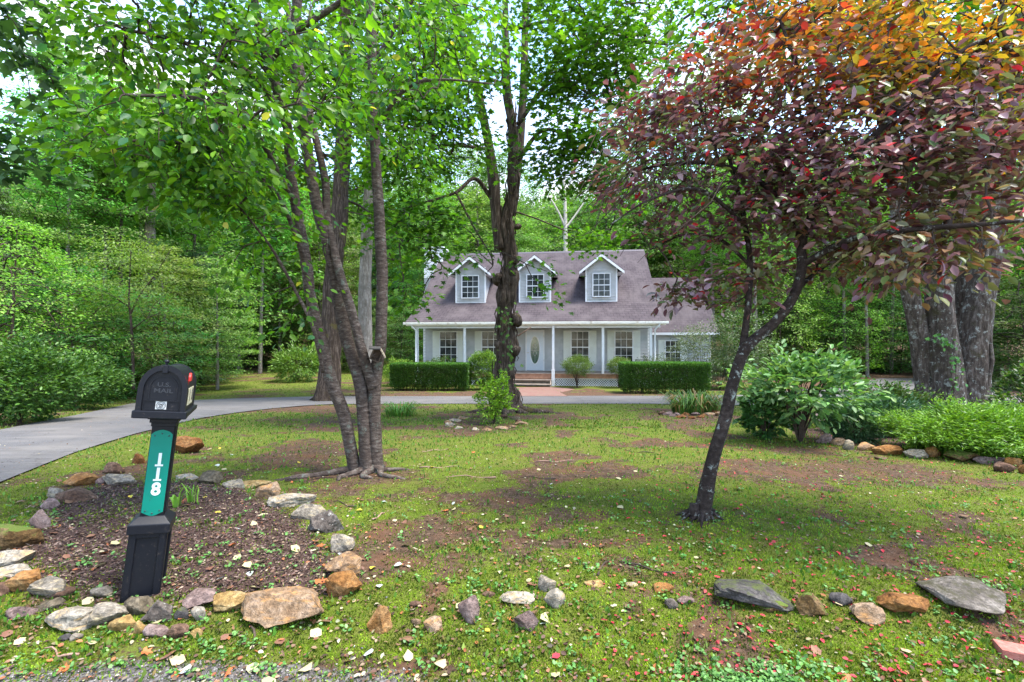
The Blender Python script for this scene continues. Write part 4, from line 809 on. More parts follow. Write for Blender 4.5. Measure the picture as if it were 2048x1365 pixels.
for k_, px, Y, s in [('mid', 1470, 35, .9), ('slim', 1430, 34, .8), ('slim', 1515, 29.5, .75), ('slim', 1690, 31, .8), ('slim', 1782, 33, .8), ('slim', 1735, 30, .7), ('under', 1500, 31, .9), ('dark', 1560, 36, .65), ('under', 1600, 33, 1.), ('mid', 1650, 37, .9), ('under', 1700, 34, 1.05), ('dark', 1760, 37, .75), ('under', 1800, 33, 1.), ('mid', 1860, 36, 1), ('under', 1740, 36, 1.1), ('under', 1900, 31, 1.), ('mid', 1990, 27, .9), ('under', 2060, 22, .9), ('dark', 2130, 26, .8), ('mid', 2200, 22, .9),
                     ('tall', 1560, 48, 1.), ('tall', 1680, 46, 1.), ('pale', 1620, 43, 1.), ('tall', 1820, 46, 1.), ('tall', 1960, 40, 1.), ('pale', 1750, 52, 1.2), ('yellow', 1560, 30, .9), ('yellow', 1690, 31, .8), ('pale', 1900, 42, 1.), ('under', 1650, 32, .8), ('under', 1960, 25, .8), ('tall', 2100, 34, 1), ('under', 1540, 32, .9)]:
    place(k_, px, Y, s, wr_)
# far wooded hillside as one mass
n = 26000; X_ = rng.uniform(-120, 120, n); Y_ = rng.uniform(66, 125, n); Z_ = gbase(X_, Y_); cz = 3 + 9 * fbm(np.stack([X_ * .16, Y_ * .16, X_ * 0], 1), 3, 4) * rng.random(n) ** .35 * 1.4
keep = (np.abs(X_) < 118); P_ = np.stack([X_, Y_, Z_ + cz], 1)[keep]
pos = np.repeat(P_, 7, 0) + rng.standard_normal((len(P_) * 7, 3)) * .8
o = leafobj('distant_woods', 'quad', pos, rng.standard_normal(pos.shape), np.array([0, -.4, 1.]) + rng.standard_normal(pos.shape) * .6, rng.uniform(.5, .9, len(pos)), palette([(.08, .17, .03), (.11, .21, .04), (.06, .13, .03)], len(pos), .2), 'leafbg')
tag(o, 'hazy mass of green woods covering the hillside behind the house', 'woods', kind='stuff')
# pale trunk of a tall tree behind the mailbox, dead pale tree behind the roof
X, Y = (300 - CX) / F * 24, 24; base = (X, Y, G0(X, Y)); t = empty('tall_poplar', base); tag(t, 'tall tree with a pale grey trunk rising out of the bushes behind the mailbox', 'tree')
p, r = stem([(297, 760, Y), (298, 650, Y), (300, 500, Y), (302, 380, Y), (306, 200, Y)], .32, .16); mb = MB(); mb.tube(p, r, 18, .08, 5); mb.build('trunk', M['pale_bark'], t, off=base)
P, C = blobpts([(W(300, 250, Y), (3.6, 3, 2.2), 150), (W(230, 330, Y - 1), (2.5, 2, 1.), 60), (W(400, 330, Y), (2.4, 2, 1.), 50)], .5); mb = MB(); D = connect(mb, p[p[:, 2] > 6], None, P, .01, .1, 3, .1); mb.build('twigs', M['twig'], t, off=base)
pos, d, nr = spray(P, D, 28, 1.3, .5, .2, .4); leafobj('crown', 'maple', pos, d, nr, rng.uniform(.15, .22, len(pos)), palette([(.14, .25, .05), (.19, .31, .07), (.10, .20, .03)], len(pos)), 'leaf', t, base)
X, Y = (1131 - CX) / F * 39.5, 39.5; base = (X, Y, G0(X, Y)); t = empty('dead_tree', base); tag(t, 'bare pale dead tree with forked limbs rising behind the house roof', 'tree')
mb = MB()
for pts, r0, r1 in (([(1133, 640, Y), (1131, 500, Y), (1131, 450, Y), (1130, 400, Y), (1128, 360, Y)], .22, .08), ([(1131, 455, Y), (1112, 415, Y), (1085, 375, Y)], .1, .03), ([(1133, 455, Y), (1155, 425, Y), (1175, 395, Y)], .1, .04), ([(1100, 408, Y), (1105, 385, Y)], .04, .02)):
    p, r = stem(pts, r0, r1); mb.tube(p, r, 8, .08, 5)
mb.build('trunk', plain('bleached_wood', (.42, .38, .32), .8, var=.2), t, off=base)

# ------------------------------------------------------------ shrubs
def stems_for(base, n, h, spread, r=.012, jit=.15):
    mb = MB()
    for i in range(n):
        a = random.uniform(0, 6.28); q = random.uniform(.3, 1) * spread; P = [(0, 0, -.05), (math.cos(a) * q * .3, math.sin(a) * q * .3, h * .35), (math.cos(a) * q * .7 + random.uniform(-jit, jit) * q, math.sin(a) * q * .7, h * .7), (math.cos(a) * q, math.sin(a) * q, h * random.uniform(.8, 1))]
        mb.tube(catmull(P, 4), np.linspace(r, r * .4, 13), 5)
    return mb
def bush(name, label, px, py, wpx, hpx, cols, tpl='leaf', lsize=.05, n=2600, group=None, stems=8, cat='shrub', shape='ball', Y=None, mt='shrub', low=.1, lump=.35, bk='twig', width=None, depth=.8, sr=.012):
    X, Yg = gp(px, py)
    if Y: X, Yg = (px - CX) / F * Y, Y
    rx = wpx / F * Yg / 2; h = hpx / F * Yg; ry = rx * depth; Yc = Yg + ry * .5; X = X * Yc / Yg; base = (X, Yc, GZ(X, Yc)); t = empty(name, base); tag(t, label, cat, group)
    h += (Yc - Yg) * 0
    stems_for(base, stems, h * .8, rx * .7, sr).build('stems', M[bk], t)
    n = int(n * 1.7); ncl = max(40, n // 16); v = unit(rng.standard_normal((ncl, 3))); u = .55 + .45 * rng.random(ncl)[:, None] ** .5
    lm = 1 + lump * (2 * vn(v * 2.2 + rng.uniform(0, 50), 3) - 1)[:, None]
    zc = h * (low + (1 - low) / 2); P = v * u * lm * np.array([rx, ry, h * (1 - low) / 2]) + np.array([0, 0, zc]); P[:, 2] = np.maximum(P[:, 2], .03)
    D = unit(v + np.array([0, 0, .35])); L = max(.12, min(rx, h) * .35)
    pos, d, nr = spray(P, D, 16, L, .6, .0, .35); pos[:, 2] = np.maximum(pos[:, 2], .01)
    if shape == 'spiky': d = unit(D.repeat(16, 0) + rng.standard_normal(d.shape) * .35)
    V, Lp, fs, cc = leaves(tpl, pos, d, nr, rng.uniform(.7, 1.2, len(pos)) * lsize, palette(cols, len(pos), .18), width)
    link('foliage', mesh_np('foliage', V, Lp, fs, cc), M[mt], t); return t
DG = [(.035, .09, .018), (.05, .12, .02), (.07, .16, .025)]; YG = [(.16, .28, .025), (.20, .33, .03), (.11, .22, .02)]; MG = [(.06, .14, .02), (.09, .19, .025), (.045, .11, .02)]; BG = [(.05, .12, .05), (.07, .15, .07), (.04, .10, .04)]; GY = [(.11, .15, .08), (.15, .19, .11), (.08, .12, .06)]
def hedge(label, px0, px1, py, hpx, dep):
    X0, Y0 = gp(px0, py); X1, Y1 = gp(px1, py); wd = X1 - X0; h = hpx / F * Y0; base = ((X0 + X1) / 2 * 1.02, Y0 + dep / 2, GZ((X0 + X1) / 2, Y0)); t = empty('hedge', base, R(-3)); tag(t, label, 'hedge', 'clipped box hedges in front of the porch')
    # dense twiggy inside
    mb = MB()
    for i in range(90):
        x = random.uniform(-wd / 2 + .1, wd / 2 - .1); y = random.uniform(-dep / 2 + .1, dep / 2 - .1); mb.tube([(x, y, -.03), (x + random.uniform(-.1, .1), y, h * .5), (x + random.uniform(-.2, .2), y + random.uniform(-.1, .1), h * .9)], .012, 4)
    mb.build('stems', M['twig'], t)
    n = 62000; u = rng.random((n, 3)) * 2 - 1; ax = rng.choice(3, n, p=[.15, .42, .43]); sg = np.where(rng.random(n) < .5, -1, 1); sg = np.where(ax == 2, 1, sg); u[np.arange(n), ax] = sg * (1 - .30 * rng.random(n) ** 1.6)
    p = u * np.array([wd / 2, dep / 2, h / 2]); p = np.sign(p) * np.abs(p); q = .05 * (n2(p[:, 0] * 3 + p[:, 1], p[:, 2] * 3, 1.5, 3, 6) - .5); p = p * (1 + q[:, None]) + np.array([0, 0, h / 2 + .02])
    nar = sstep(.32, .0, p[:, 2]) * (.4 + .9 * n2(p[:, 0], p[:, 1], 2.2, 2, 4)); p[:, 0] *= 1 - .04 * nar; p[:, 1] *= 1 - .15 * nar
    keep = (p[:, 2] > .06) & (rng.random(n) > .75 * nar); p = p[keep]; ax = ax[keep]; sg = sg[keep]; D = rng.standard_normal(p.shape) * .6; D[np.arange(len(p)), ax] += sg; D[:, 2] += .4
    N_ = rng.standard_normal(p.shape); V, L, fs, cc = leaves('quad', p, D, N_, rng.uniform(.04, .075, len(p)), palette([(.05, .125, .018), (.07, .16, .02), (.035, .09, .015)], len(p)) * np.where((ax == 2) & (p[:, 2] > h * .86), rng.uniform(1.2, 2.2, len(p)), 1.)[:, None])  # top leaves lightened: overhead light put into the leaf colour
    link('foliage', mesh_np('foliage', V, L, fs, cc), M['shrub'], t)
hedge('long low clipped hedge left of the centre maple, in front of the porch', 783, 940, 783, 53, 1.2)
hedge('clipped box-shaped hedge in front of the right end of the porch', 1245, 1416, 789, 60, 1.3)
bush('boxwood_shrub', 'rounded green bush beside the porch steps, just left of the maple trunk', 968, 772, 62, 76, MG + YG, 'leaf', .06, 7500, Y=21.6)
bush('porch_shrub', 'brownish green shrub rising behind the left hedge by the first porch window', 880, 765, 64, 60, DG + [(.10, .09, .03)], 'leaf', .06, 3000, Y=23)
bush('topiary_shrub', 'mushroom-shaped clipped shrub on bare stems right of the porch steps', 1154, 775, 58, 63, [(.10, .17, .025), (.13, .2, .04), (.07, .13, .02)], 'quad', .05, 4600, low=.42, stems=14, Y=22.6, lump=.25, depth=.9)
bush('small_topiary', 'smaller round clipped shrub at the left end of the right hedge', 1238, 772, 46, 60, [(.10, .17, .025), (.13, .2, .04)], 'quad', .05, 3400, low=.5, stems=10, Y=22.5, lump=.25)
bush('azalea_shrub', 'yellow-green rounded shrub at the left corner of the porch', 798, 765, 66, 52, YG, 'leaf', .06, 3600, Y=23.5)
bush('corner_shrub', 'green shrub standing just left of the house corner', 822, 760, 40, 56, MG, 'leaf', .06, 1800, Y=25.2)
bush('tall_wing_shrub', 'loose grey-leaved shrub in front of the side wing window', 1405, 775, 130, 135, GY, 'leaf', .08, 4600, Y=22.3, lump=.5)
bush('wing_corner_shrub', 'taller green shrub hiding the far end of the side wing', 1480, 775, 110, 150, MG + GY, 'leaf', .09, 3600, Y=22.0, lump=.5)
bush('grey_shrub', 'grey-green shrub peeping over the right hedge', 1315, 770, 110, 56, GY, 'leaf', .07, 3600, Y=22.8, lump=.2)
bush('twiggy_shrub', 'twiggy dark shrub right of the right hedge', 1440, 785, 60, 66, GY + DG, 'leaf', .07, 1200, Y=21.5, lump=.5)
# big glossy shrub
bush('laurel_shrub', 'large glossy-leaved shrub with many thin stems at the left end of the stone edged bed', 1600, 893, 235, 185, [(.09, .20, .06), (.13, .26, .08), (.06, .15, .045), (.17, .30, .09)], 'long', .13, 1450, stems=30, mt='glossleaf', low=.30, lump=.8, width=1.5, depth=.85, sr=.016)
bush('laurel_shrub', 'low drooping skirt of dark leaves left of the glossy shrub', 1530, 880, 90, 90, [(.04, .11, .03), (.05, .14, .03)], 'long', .12, 700, stems=8, mt='glossleaf', low=.05, width=1.5)
bush('juniper_shrub', 'broad mounded feathery bright green juniper at the right end of the bed', 1945, 920, 250, 94, [(.14, .29, .02), (.19, .36, .03), (.09, .21, .015), (.06, .14, .015)], 'fern', .06, 26000, low=.0, lump=.6, width=.7)
bush('trailing_juniper', 'dull grey-green low juniper in the middle of the bed', 1745, 872, 150, 66, BG, 'fern', .08, 6000, shape='spiky', low=.0, lump=.4)
bush('low_evergreen', 'small low evergreen against the stone edging right of the glossy shrub', 1712, 885, 90, 58, BG, 'fern', .07, 2600, shape='spiky', low=.0, lump=.4)
bush('cotoneaster_shrub', 'open arching shrub behind the bed in front of the driveway', 1762, 842, 130, 70, [(.05, .11, .02), (.08, .16, .03), (.10, .13, .03)], 'leaf', .075, 1900, low=.1, lump=.5)
bush('ilex_shrub', 'dark rounded shrub between the bed and the old tree', 1815, 842, 70, 54, DG, 'leaf', .05, 2400)
bush('right_edge_shrub', 'grey-green leafy shrub at the right edge of the bed', 2060, 905, 110, 150, GY + MG, 'leaf', .07, 1800, lump=.4, Y=7.2)
bush('yellow_bush', 'upright yellow-green young shrub in a ring of stones by the maple trunk', 988, 850, 70, 94, [(.20, .36, .02), (.27, .44, .03), (.13, .27, .02)], 'leaf', .055, 1700, low=.14, stems=16, lump=.7)
bush('rhododendron', 'dark rounded rhododendron left of the driveway nearest the picture edge', 40, 850, 190, 150, DG + [(.09, .19, .03)], 'long', .09, 6000, width=1.6, mt='glossleaf')
bush('laurel_bush', 'dark green bush with yellowish top between the driveway and the slatted screen', 150, 822, 150, 112, DG + [(.10, .2, .03)], 'leaf', .08, 5200, mt='glossleaf')
bush('yellow_green_shrub', 'low yellowish feathery shrub directly behind the mailbox', 236, 793, 110, 72, [(.17, .2, .05), (.2, .24, .06), (.12, .17, .04)], 'fern', .12, 3600, lump=.35)
bush('round_evergreen', 'large round-topped green bush at the left end of the back lawn', 400, 760, 150, 150, MG, 'leaf', .10, 5200, Y=24)
bush('young_pine', 'small spreading pine sapling on the back lawn left of the front tree', 598, 765, 100, 70, [(.10, .2, .03), (.14, .25, .04)], 'fern', .18, 2600, shape='spiky', low=.05, lump=.5)
bush('edge_shrub', 'low yellow-green bush in front of the dark woods on the left', 310, 770, 90, 60, YG, 'leaf', .08, 2200, Y=21)
# layered sapling behind the mailbox
X, Y = (262 - CX) / F * 15.5, 15.5; base = (X, Y, G0(X, Y)); t = empty('mimosa_sapling', base); tag(t, 'airy sapling with flat layers of pale fern-like leaves behind the mailbox', 'tree')
st = [stem([(267, 780, Y), (265, 700, Y), (262, 640, Y), (258, 600, Y), (262, 500, Y)], .05, .02), stem([(260, 630, Y), (280, 590, Y + .3), (310, 550, Y + .5), (345, 495, Y + .6)], .03, .01), stem([(264, 660, Y), (290, 640, Y - .4), (320, 625, Y - .8)], .02, .008), stem([(259, 615, Y), (220, 590, Y - .4), (180, 570, Y - .6)], .02, .008)]
mb = MB(); [mb.tube(p, r, 7, .1) for p, r in st]; mb.build('trunk', M['twig'], t, off=base)
P, C = blobpts([(W(260, 560, Y), (1.4, 1.2, 1.), 28), (W(200, 610, Y), (1., 1., .6), 16), (W(330, 600, Y), (1.2, 1, .8), 20), (W(290, 680, Y), (1.3, 1, .5), 12), (W(270, 500, Y), (.8, .8, .4), 14)], .5)
mb = MB(); D = connect(mb, np.concatenate([p for p, r in st]), None, P, .004, .03, 3, .08); mb.build('twigs', M['twig'], t, off=base); D[:, 2] = -.1
pos, d, nr = spray(P, D, 60, 1.1, .12, .1, .35); leafobj('crown', 'fern', pos, d, nr, rng.uniform(.07, .13, len(pos)), palette([(.16, .25, .06), (.2, .29, .08), (.12, .2, .05)], len(pos)), 'leaf', t, base, 1.3)
# grass-like clumps
def clump(name, label, px, py, wpx, hpx, n, cols, wid=.012, dry=.1, cat='plant', lying=.9):
    X, Y = gp(px, py); rx = wpx / F * Y / 2; h = hpx / F * Y; base = (X, Y, GZ(X, Y)); t = empty(name, base); tag(t, label, cat)
    V = []; L = []; C = []
    for i in range(n):
        a = random.uniform(0, 6.28); q = rx * math.sqrt(random.random()) * .75; x, y = math.cos(a) * q, math.sin(a) * q * .6; a2 = a + random.uniform(-.7, .7); l = h * random.uniform(.45, 1.2); b = lying * random.uniform(.3, 1.3) * l
        dx, dy = math.cos(a2), math.sin(a2); sx, sy = -dy * wid, dx * wid; pts = [(0, 0), (.22 * b, .62 * l), (.7 * b, .9 * l), (1.35 * b, .55 * l)]; o = len(V)
        for j, (u, zz) in enumerate(pts): ww = (1, 1, .7, .05)[j]; V += [(x + dx * u + sx * ww, y + dy * u + sy * ww, zz), (x + dx * u - sx * ww, y + dy * u - sy * ww, zz)]
        for j in range(3): L += [o + 2 * j + 1, o + 2 * j, o + 2 * j + 2, o + 2 * j + 3]
        c = palette(cols, 1)[0] if random.random() > dry else np.array((.3, .2, .08)); C += [c] * 3
    link('leaves', mesh_np('leaves', np.array(V), np.array(L), 4, np.array(C)), M['shrub'], t); return t
clump('daylily_clump', 'wide clump of arching strappy leaves ringed by brown stones left of the glossy shrub', 1390, 826, 120, 42, 420, [(.08, .18, .03), (.12, .24, .04), (.06, .14, .03)], .014, .14)
clump('ornamental_grass', 'low tuft of strappy green grass on the lawn right of the front tree', 800, 832, 74, 26, 200, [(.08, .2, .03), (.12, .26, .04)], .010, .05)
for px_, py_, l_, w_, h_, n_ in ((385, 1010, 'thin blades sprouting in the mulch right of the mailbox post', 30, 50, 9), (352, 1020, 'broad pale green shoot leaning on the right side of the mailbox post', 20, 40, 5)):
    clump('sprout', l_, px_, py_, w_, h_, n_, [(.2, .36, .05), (.14, .3, .04)], .006 if n_ == 9 else .016, 0, lying=.4)
def hosta(label, px, py, wpx, hpx, n, cols, sz, Y=None):
    X, Yg = gp(px, py); Yg = Y or Yg; X = (px - CX) / F * Yg; base = (X, Yg, GZ(X, Yg)); rx = wpx / F * Yg / 2; h = hpx / F * Yg; t = empty('hosta', base); tag(t, label, 'plant', 'hostas in the stone edged bed')
    a = rng.random(n) * 6.28; q = np.sqrt(rng.random(n)); p = np.stack([np.cos(a) * q * rx * .6, np.sin(a) * q * rx * .6, h * (1.05 - .65 * q)], 1); D = np.stack([np.cos(a), np.sin(a), -.15 - .4 * q], 1)
    V, L, fs, cc = leaves('leaf', p, D, np.tile([0, 0, 1.], (n, 1)) + rng.standard_normal((n, 3)) * .25, rng.uniform(.8, 1.2, n) * sz, palette(cols, n), 1.6); link('leaves', mesh_np('leaves', V, L, fs, cc), M['glossleaf'], t)
    mb = MB(); [mb.tube([(0, 0, 0), tuple(x)], .005, 4, cap=False) for x in p]; mb.build('stalks', M['twig'], t)
hosta('blue-green hosta at the foot of the old tree trunks', 1885, 822, 90, 42, 60, [(.05, .17, .11), (.07, .2, .10)], .26, 9.5)
hosta('lime green hosta left of the big mounded juniper', 1830, 868, 90, 34, 50, [(.30, .45, .03), (.36, .52, .04)], .18)
hosta('small lime hosta just behind the stone edging', 1840, 898, 52, 16, 20, [(.28, .45, .04), (.36, .5, .08)], .14)
hosta('white-edged hosta between the juniper and the tree trunks', 1868, 842, 60, 26, 30, [(.2, .32, .16), (.4, .48, .28)], .2)
# ivy on trunks
def ivy(label, pts, n, spread, cols, sz):
    base = pts[-1] if pts[-1][2] < pts[0][2] else pts[0]; base = (base[0], base[1], base[2]); t = empty('climbing_vine', base); tag(t, label, 'vine')
    p = catmull(pts, 8); MB().tube(p, .008, 5).build('stem', M['twig'], t, off=base)
    q = p[rng.integers(0, len(p), n)] + rng.standard_normal((n, 3)) * np.array([spread, .03, spread]); D = rng.standard_normal((n, 3)) * .5 + np.array([0, -.3, -.6]); leafobj('leaves', 'maple', q, D, np.array([0, -1, .3]) + rng.standard_normal((n, 3)) * .4, rng.uniform(.7, 1.2, n) * sz, palette(cols, n), 'shrub', t, base)
ivy('green vine with small leaves climbing the lower maple trunk', [W(1015, 770, Ym - .42), W(1018, 720, Ym - .40), W(1008, 660, Ym - .38), W(1014, 615, Ym - .36)], 60, .14, MG, .09)
ivy('green vine climbing between the trunks of the old tree at right', [W(1905, 800, Yo - .75), W(1912, 740, Yo - .7), W(1900, 690, Yo - .7), W(1870, 680, Yo - .72)], 60, .10, [(.07, .2, .03)], .09)
# ------------------------------------------------------------ mailbox
def text_mesh(txt, size, ext=.001, bold=0.):
    cu = bpy.data.curves.new('t', 'FONT'); cu.body = txt; cu.size = size; cu.extrude = ext; cu.offset = bold; cu.align_x = 'CENTER'; cu.align_y = 'CENTER'
    ob = bpy.data.objects.new('t', cu); COL.objects.link(ob); dg = bpy.context.evaluated_depsgraph_get(); me = bpy.data.meshes.new_from_object(ob.evaluated_get(dg)); bpy.data.objects.remove(ob); bpy.data.curves.remove(cu); return me
def text(name, txt, size, mt, parent, loc, rot, ext=.001, bold=0., sx=1.):
    me = text_mesh(txt, size, ext, bold); me.materials.clear(); o = link(name, me, mt, parent, loc); o.rotation_euler = rot; o.scale = (sx, 1, 1); return o
m, nt = mat('mailbox_black'); v = coords(nt); c = mixc(nt, ramp(nt, noise(nt, v, 35, 6, .8), [(.58, 0), (.70, .55)]), (.007, .008, .012), (.10, .08, .065)); finish(nt, c, .42, noise(nt, v, 120, 3), .0006, .5, .25); M['mbk'] = m
M['mgreen'] = plain('green_plate', (.0, .205, .14), .4, var=.06, scale=8, dirt=((.02, .13, .09), 30, .62)); M['mwhite'] = plain('white_digit', (.75, .77, .75), .5, var=.03)
M['mred'] = plain('flag_red', (.50, .03, .025), .4, var=.1); M['mgold'] = plain('number_tile', (.55, .52, .36), .4, var=.1); M['silver'] = plain('emblem_silver', (.55, .55, .52), .4, var=.1); M['ink'] = plain('ink', (.05, .05, .055), .5)
mx_, my_ = gp(286, 1180); mz = GZ(mx_, my_)
mbx = empty('mailbox', (mx_, my_, mz - .03)); mbx.rotation_euler = (R(0), R(6.2), R(27)); tag(mbx, 'leaning black mailbox on a post with a green 118 plate and a red flag', 'mailbox')
mb = MB(); w_ = .082; mb.box((-w_, -w_, -.1), (w_, w_, .40))
for sx in (-1, 1):
    pass
# recessed panels: raised rails on each face
for fx in range(4):
    Mr = Matrix.Rotation(fx * math.pi / 2, 4, 'Z'); o_ = w_
    for a, b in (((-o_ - .006, -o_ - .012, -.1), (-o_ + .026, -o_ + .001, .40)), ((o_ - .026, -o_ - .0121, -.1), (o_ + .006, -o_ + .0011, .401)), ((-o_ + .025, -o_ - .0115, .37), (o_ - .025, -o_ + .0012, .399)), ((-o_ + .025, -o_ - .0115, -.1), (o_ - .025, -o_ + .0012, .03))): mb.box(a, b, Mr)
mb.build('pedestal', M['mbk'], mbx, bevel=.003)
mb = MB(); c1, c2 = .104, .064
mb.add([(-c1, -c1, .395), (c1, -c1, .395), (c1, c1, .395), (-c1, c1, .395), (-c1, -c1, .45), (c1, -c1, .45), (c1, c1, .45), (-c1, c1, .45), (-c2, -c2, .49), (c2, -c2, .49), (c2, c2, .49), (-c2, c2, .49)],
       [(0, 3, 2, 1)] + [(i, (i + 1) % 4, 4 + (i + 1) % 4, 4 + i) for i in range(4)] + [(4 + i, 4 + (i + 1) % 4, 8 + (i + 1) % 4, 8 + i) for i in range(4)] + [(8, 9, 10, 11)])
mb.build('collar', M['mbk'], mbx, bevel=.004)
mb = MB(); p_ = .057; mb.box((-p_, -p_, .48), (p_, p_, 1.10))
for k in range(3): mb.box((p_ - .001, -.04 + k * .03, .49), (p_ + .005, -.026 + k * .03, 1.03))
for k_, (a, b) in enumerate(((1.02, .062), (1.042, .070), (1.064, .080), (1.086, .088))): mb.box((-b, -b, a), (b, b, a + .022))
mb.build('post', M['mbk'], mbx, bevel=.003)
mb = MB(); pw = .053; zb_, zt_ = .497, .985; prof = [(-pw, zb_ + .015)] + [(-pw * .62 + pw * 1.24 * i / 8, zb_ + .004 - .012 * math.sin(math.pi * i / 8)) for i in range(9)] + [(pw, zb_ + .015), (pw, zt_ - .012)] + [(pw * .7 - pw * 1.4 * i / 8, zt_ + .004 + .012 * math.sin(math.pi * i / 8)) for i in range(9)] + [(-pw, zt_ - .012)]
mb.prism(prof, -p_ - .006, -p_ - .002, 'y'); pl_ = mb.build('number_plate', M['mgreen'], mbx)
for z_, ch_ in ((.82, '1'), (.733, '1'), (.645, '8')): text('digit', ch_, .102, M['mwhite'], pl_, (.004, -p_ - .007, z_), (R(90), 0, 0), .0006, .0035, .9)
for z_ in (.82, .733): MB().box((-.016, -p_ - .0072, z_ - .0365), (.024, -p_ - .0062, z_ - .026)).build('digit_foot', M['mwhite'], pl_)
for a, b in ((-.035, .965), (0, .978), (.035, .965), (-.035, .52), (0, .505), (.035, .52)): MB().tube([(a, -p_ - .010, b), (a, -p_ - .005, b)], .004, 8).build('screw', M['ink'], pl_)
B0 = 1.112; hw_ = .103; hs = .145; y0_, y1_ = -.20, .27
def arch(wd, zs, zb_, n=16, rise=None):
    rise = rise or wd * 1.22; return [(-wd, zb_), (wd, zb_), (wd, zs)] + [(wd * math.cos(math.pi * i / n), zs + rise * math.sin(math.pi * i / n)) for i in range(1, n)] + [(-wd, zs)]
mb = MB(); mb.prism(arch(hw_, B0 + hs, B0), y0_, y1_, 'y'); mb.prism(arch(hw_ + .004, B0 + hs, B0 + .002), y1_ - .05, y1_ - .03, 'y'); o_ = mb.build('box', M['mbk'], mbx, bevel=.003)
mb = MB(); mb.box((-hw_ - .02, y0_ - .03, B0 - .022), (hw_ + .02, y1_ + .01, B0 + .006)); mb.box((-hw_ - .026, y0_ - .035, B0 - .02), (hw_ + .026, y0_ + .02, B0 + .022)); mb.build('base_flange', M['mbk'], mbx, bevel=.004)
# door with raised arch frame
mb = MB(); mb.prism(arch(hw_ - .004, B0 + hs, B0 + .02), y0_ - .012, y0_ - .0005, 'y'); dr_ = mb.build('door', M['mbk'], mbx, bevel=.002)
def archframe(w0, w1, zs, zb, y0, y1, name, par, rise=1.22):
    a, b = arch(w0, zs, zb, rise=w0 * rise)[2:], arch(w1, zs, zb, rise=w1 * rise)[2:]; a = [(w0, zb)] + a + [(-w0, zb)]; b = [(w1, zb)] + b + [(-w1, zb)]; n = len(a); mb = MB()
    vs = [(p[0], y0, p[1]) for p in a] + [(p[0], y0, p[1]) for p in b] + [(p[0], y1, p[1]) for p in a] + [(p[0], y1, p[1]) for p in b]
    fs = []
    for i in range(n - 1): fs += [(i, i + 1, n + i + 1, n + i), (2 * n + i, 3 * n + i, 3 * n + i + 1, 2 * n + i + 1), (n + i, n + i + 1, 3 * n + i + 1, 3 * n + i), (i, 2 * n + i, 2 * n + i + 1, i + 1)]
    mb.add(vs, fs); return mb.build(name, M['mbk'], par)
archframe(hw_ + .014, hw_ - .012, B0 + hs, B0 + .02, y0_ - .03, y0_ + .02, 'door_frame', mbx)
archframe(.068, .062, B0 + .155, B0 + .085, y0_ - .017, y0_ - .010, 'moulding', dr_, 1.05)
mb = MB(); mb.box((-.088, y0_ - .017, B0 + .078), (.088, y0_ - .011, B0 + .084)); mb.box((-.088, y0_ - .017, B0 + .03), (-.083, y0_ - .011, B0 + .078)); mb.box((.083, y0_ - .017, B0 + .03), (.088, y0_ - .011, B0 + .078)); mb.box((-.088, y0_ - .017, B0 + .025), (.088, y0_ - .011, B0 + .031)); mb.build('panel_moulding', M['mbk'], dr_)
M['emb'] = plain('embossed_letters', (.035, .038, .045), .3, var=.1)
text('lettering', 'U.S.', .034, M['emb'], dr_, (0, y0_ - .0125, B0 + .172), (R(90), 0, 0), .002, .0006, 1.2); text('lettering', 'MAIL', .034, M['emb'], dr_, (0, y0_ - .0125, B0 + .137), (R(90), 0, 0), .002, .0006, 1.25)
mb = MB(); mb.box((-.028, y0_ - .0135, B0 + .028), (.024, y0_ - .0121, B0 + .078)); st_ = mb.build('sticker', M['silver'], dr_)
mb = MB(); ecx, ecz = -.002, B0 + .053
for r_, t_ in ((.022, .0015), (.016, .0008)): mb.tube([(ecx + r_ * math.cos(2 * math.pi * i / 28), y0_ - .014, ecz + r_ * math.sin(2 * math.pi * i / 28)) for i in range(29)], t_, 4)
mb.tube([(ecx + .008 * math.cos(2 * math.pi * i / 20), y0_ - .014, ecz - .002 + .008 * math.sin(2 * math.pi * i / 20)) for i in range(21)], .0016, 4); mb.tube([(ecx - .013, y0_ - .014, ecz + .006), (ecx - .005, y0_ - .014, ecz + .010), (ecx, y0_ - .014, ecz + .007), (ecx + .005, y0_ - .014, ecz + .010), (ecx + .013, y0_ - .014, ecz + .006)], .0014, 4)
mb.tube([(ecx - .009, y0_ - .014, ecz - .011), (ecx + .009, y0_ - .014, ecz + .003)], .0012, 4); mb.tube([(ecx, y0_ - .014, ecz - .01), (ecx, y0_ - .014, ecz + .006)], .001, 4)
mb.build('round_emblem', M['ink'], st_)
zt = B0 + hs + hw_ * 1.22
mb = MB(); mb.box((-.013, y0_ - .036, zt - .03), (.013, y0_ + .0, zt + .016)); mb.build('latch', M['mbk'], mbx, bevel=.003)
mb = MB(); n = 12
vs = []; fs = []
for j in range(9):
    th_ = math.pi * j / 8; vs += [(.0125 * math.sin(th_) * math.cos(2 * math.pi * i / n), .0125 * math.sin(th_) * math.sin(2 * math.pi * i / n) - .0, -.0125 * math.cos(th_)) for i in range(n)]
for j in range(8): fs += [(j * n + i, j * n + (i + 1) % n, (j + 1) * n + (i + 1) % n, (j + 1) * n + i) for i in range(n)]
mb.add([(a, b + y0_ - .015, c + zt + .036) for a, b, c in vs], fs, True); mb.tube([(0, y0_ - .015, zt + .01), (0, y0_ - .015, zt + .03)], .006, 8); mb.build('finial', M['mbk'], mbx)
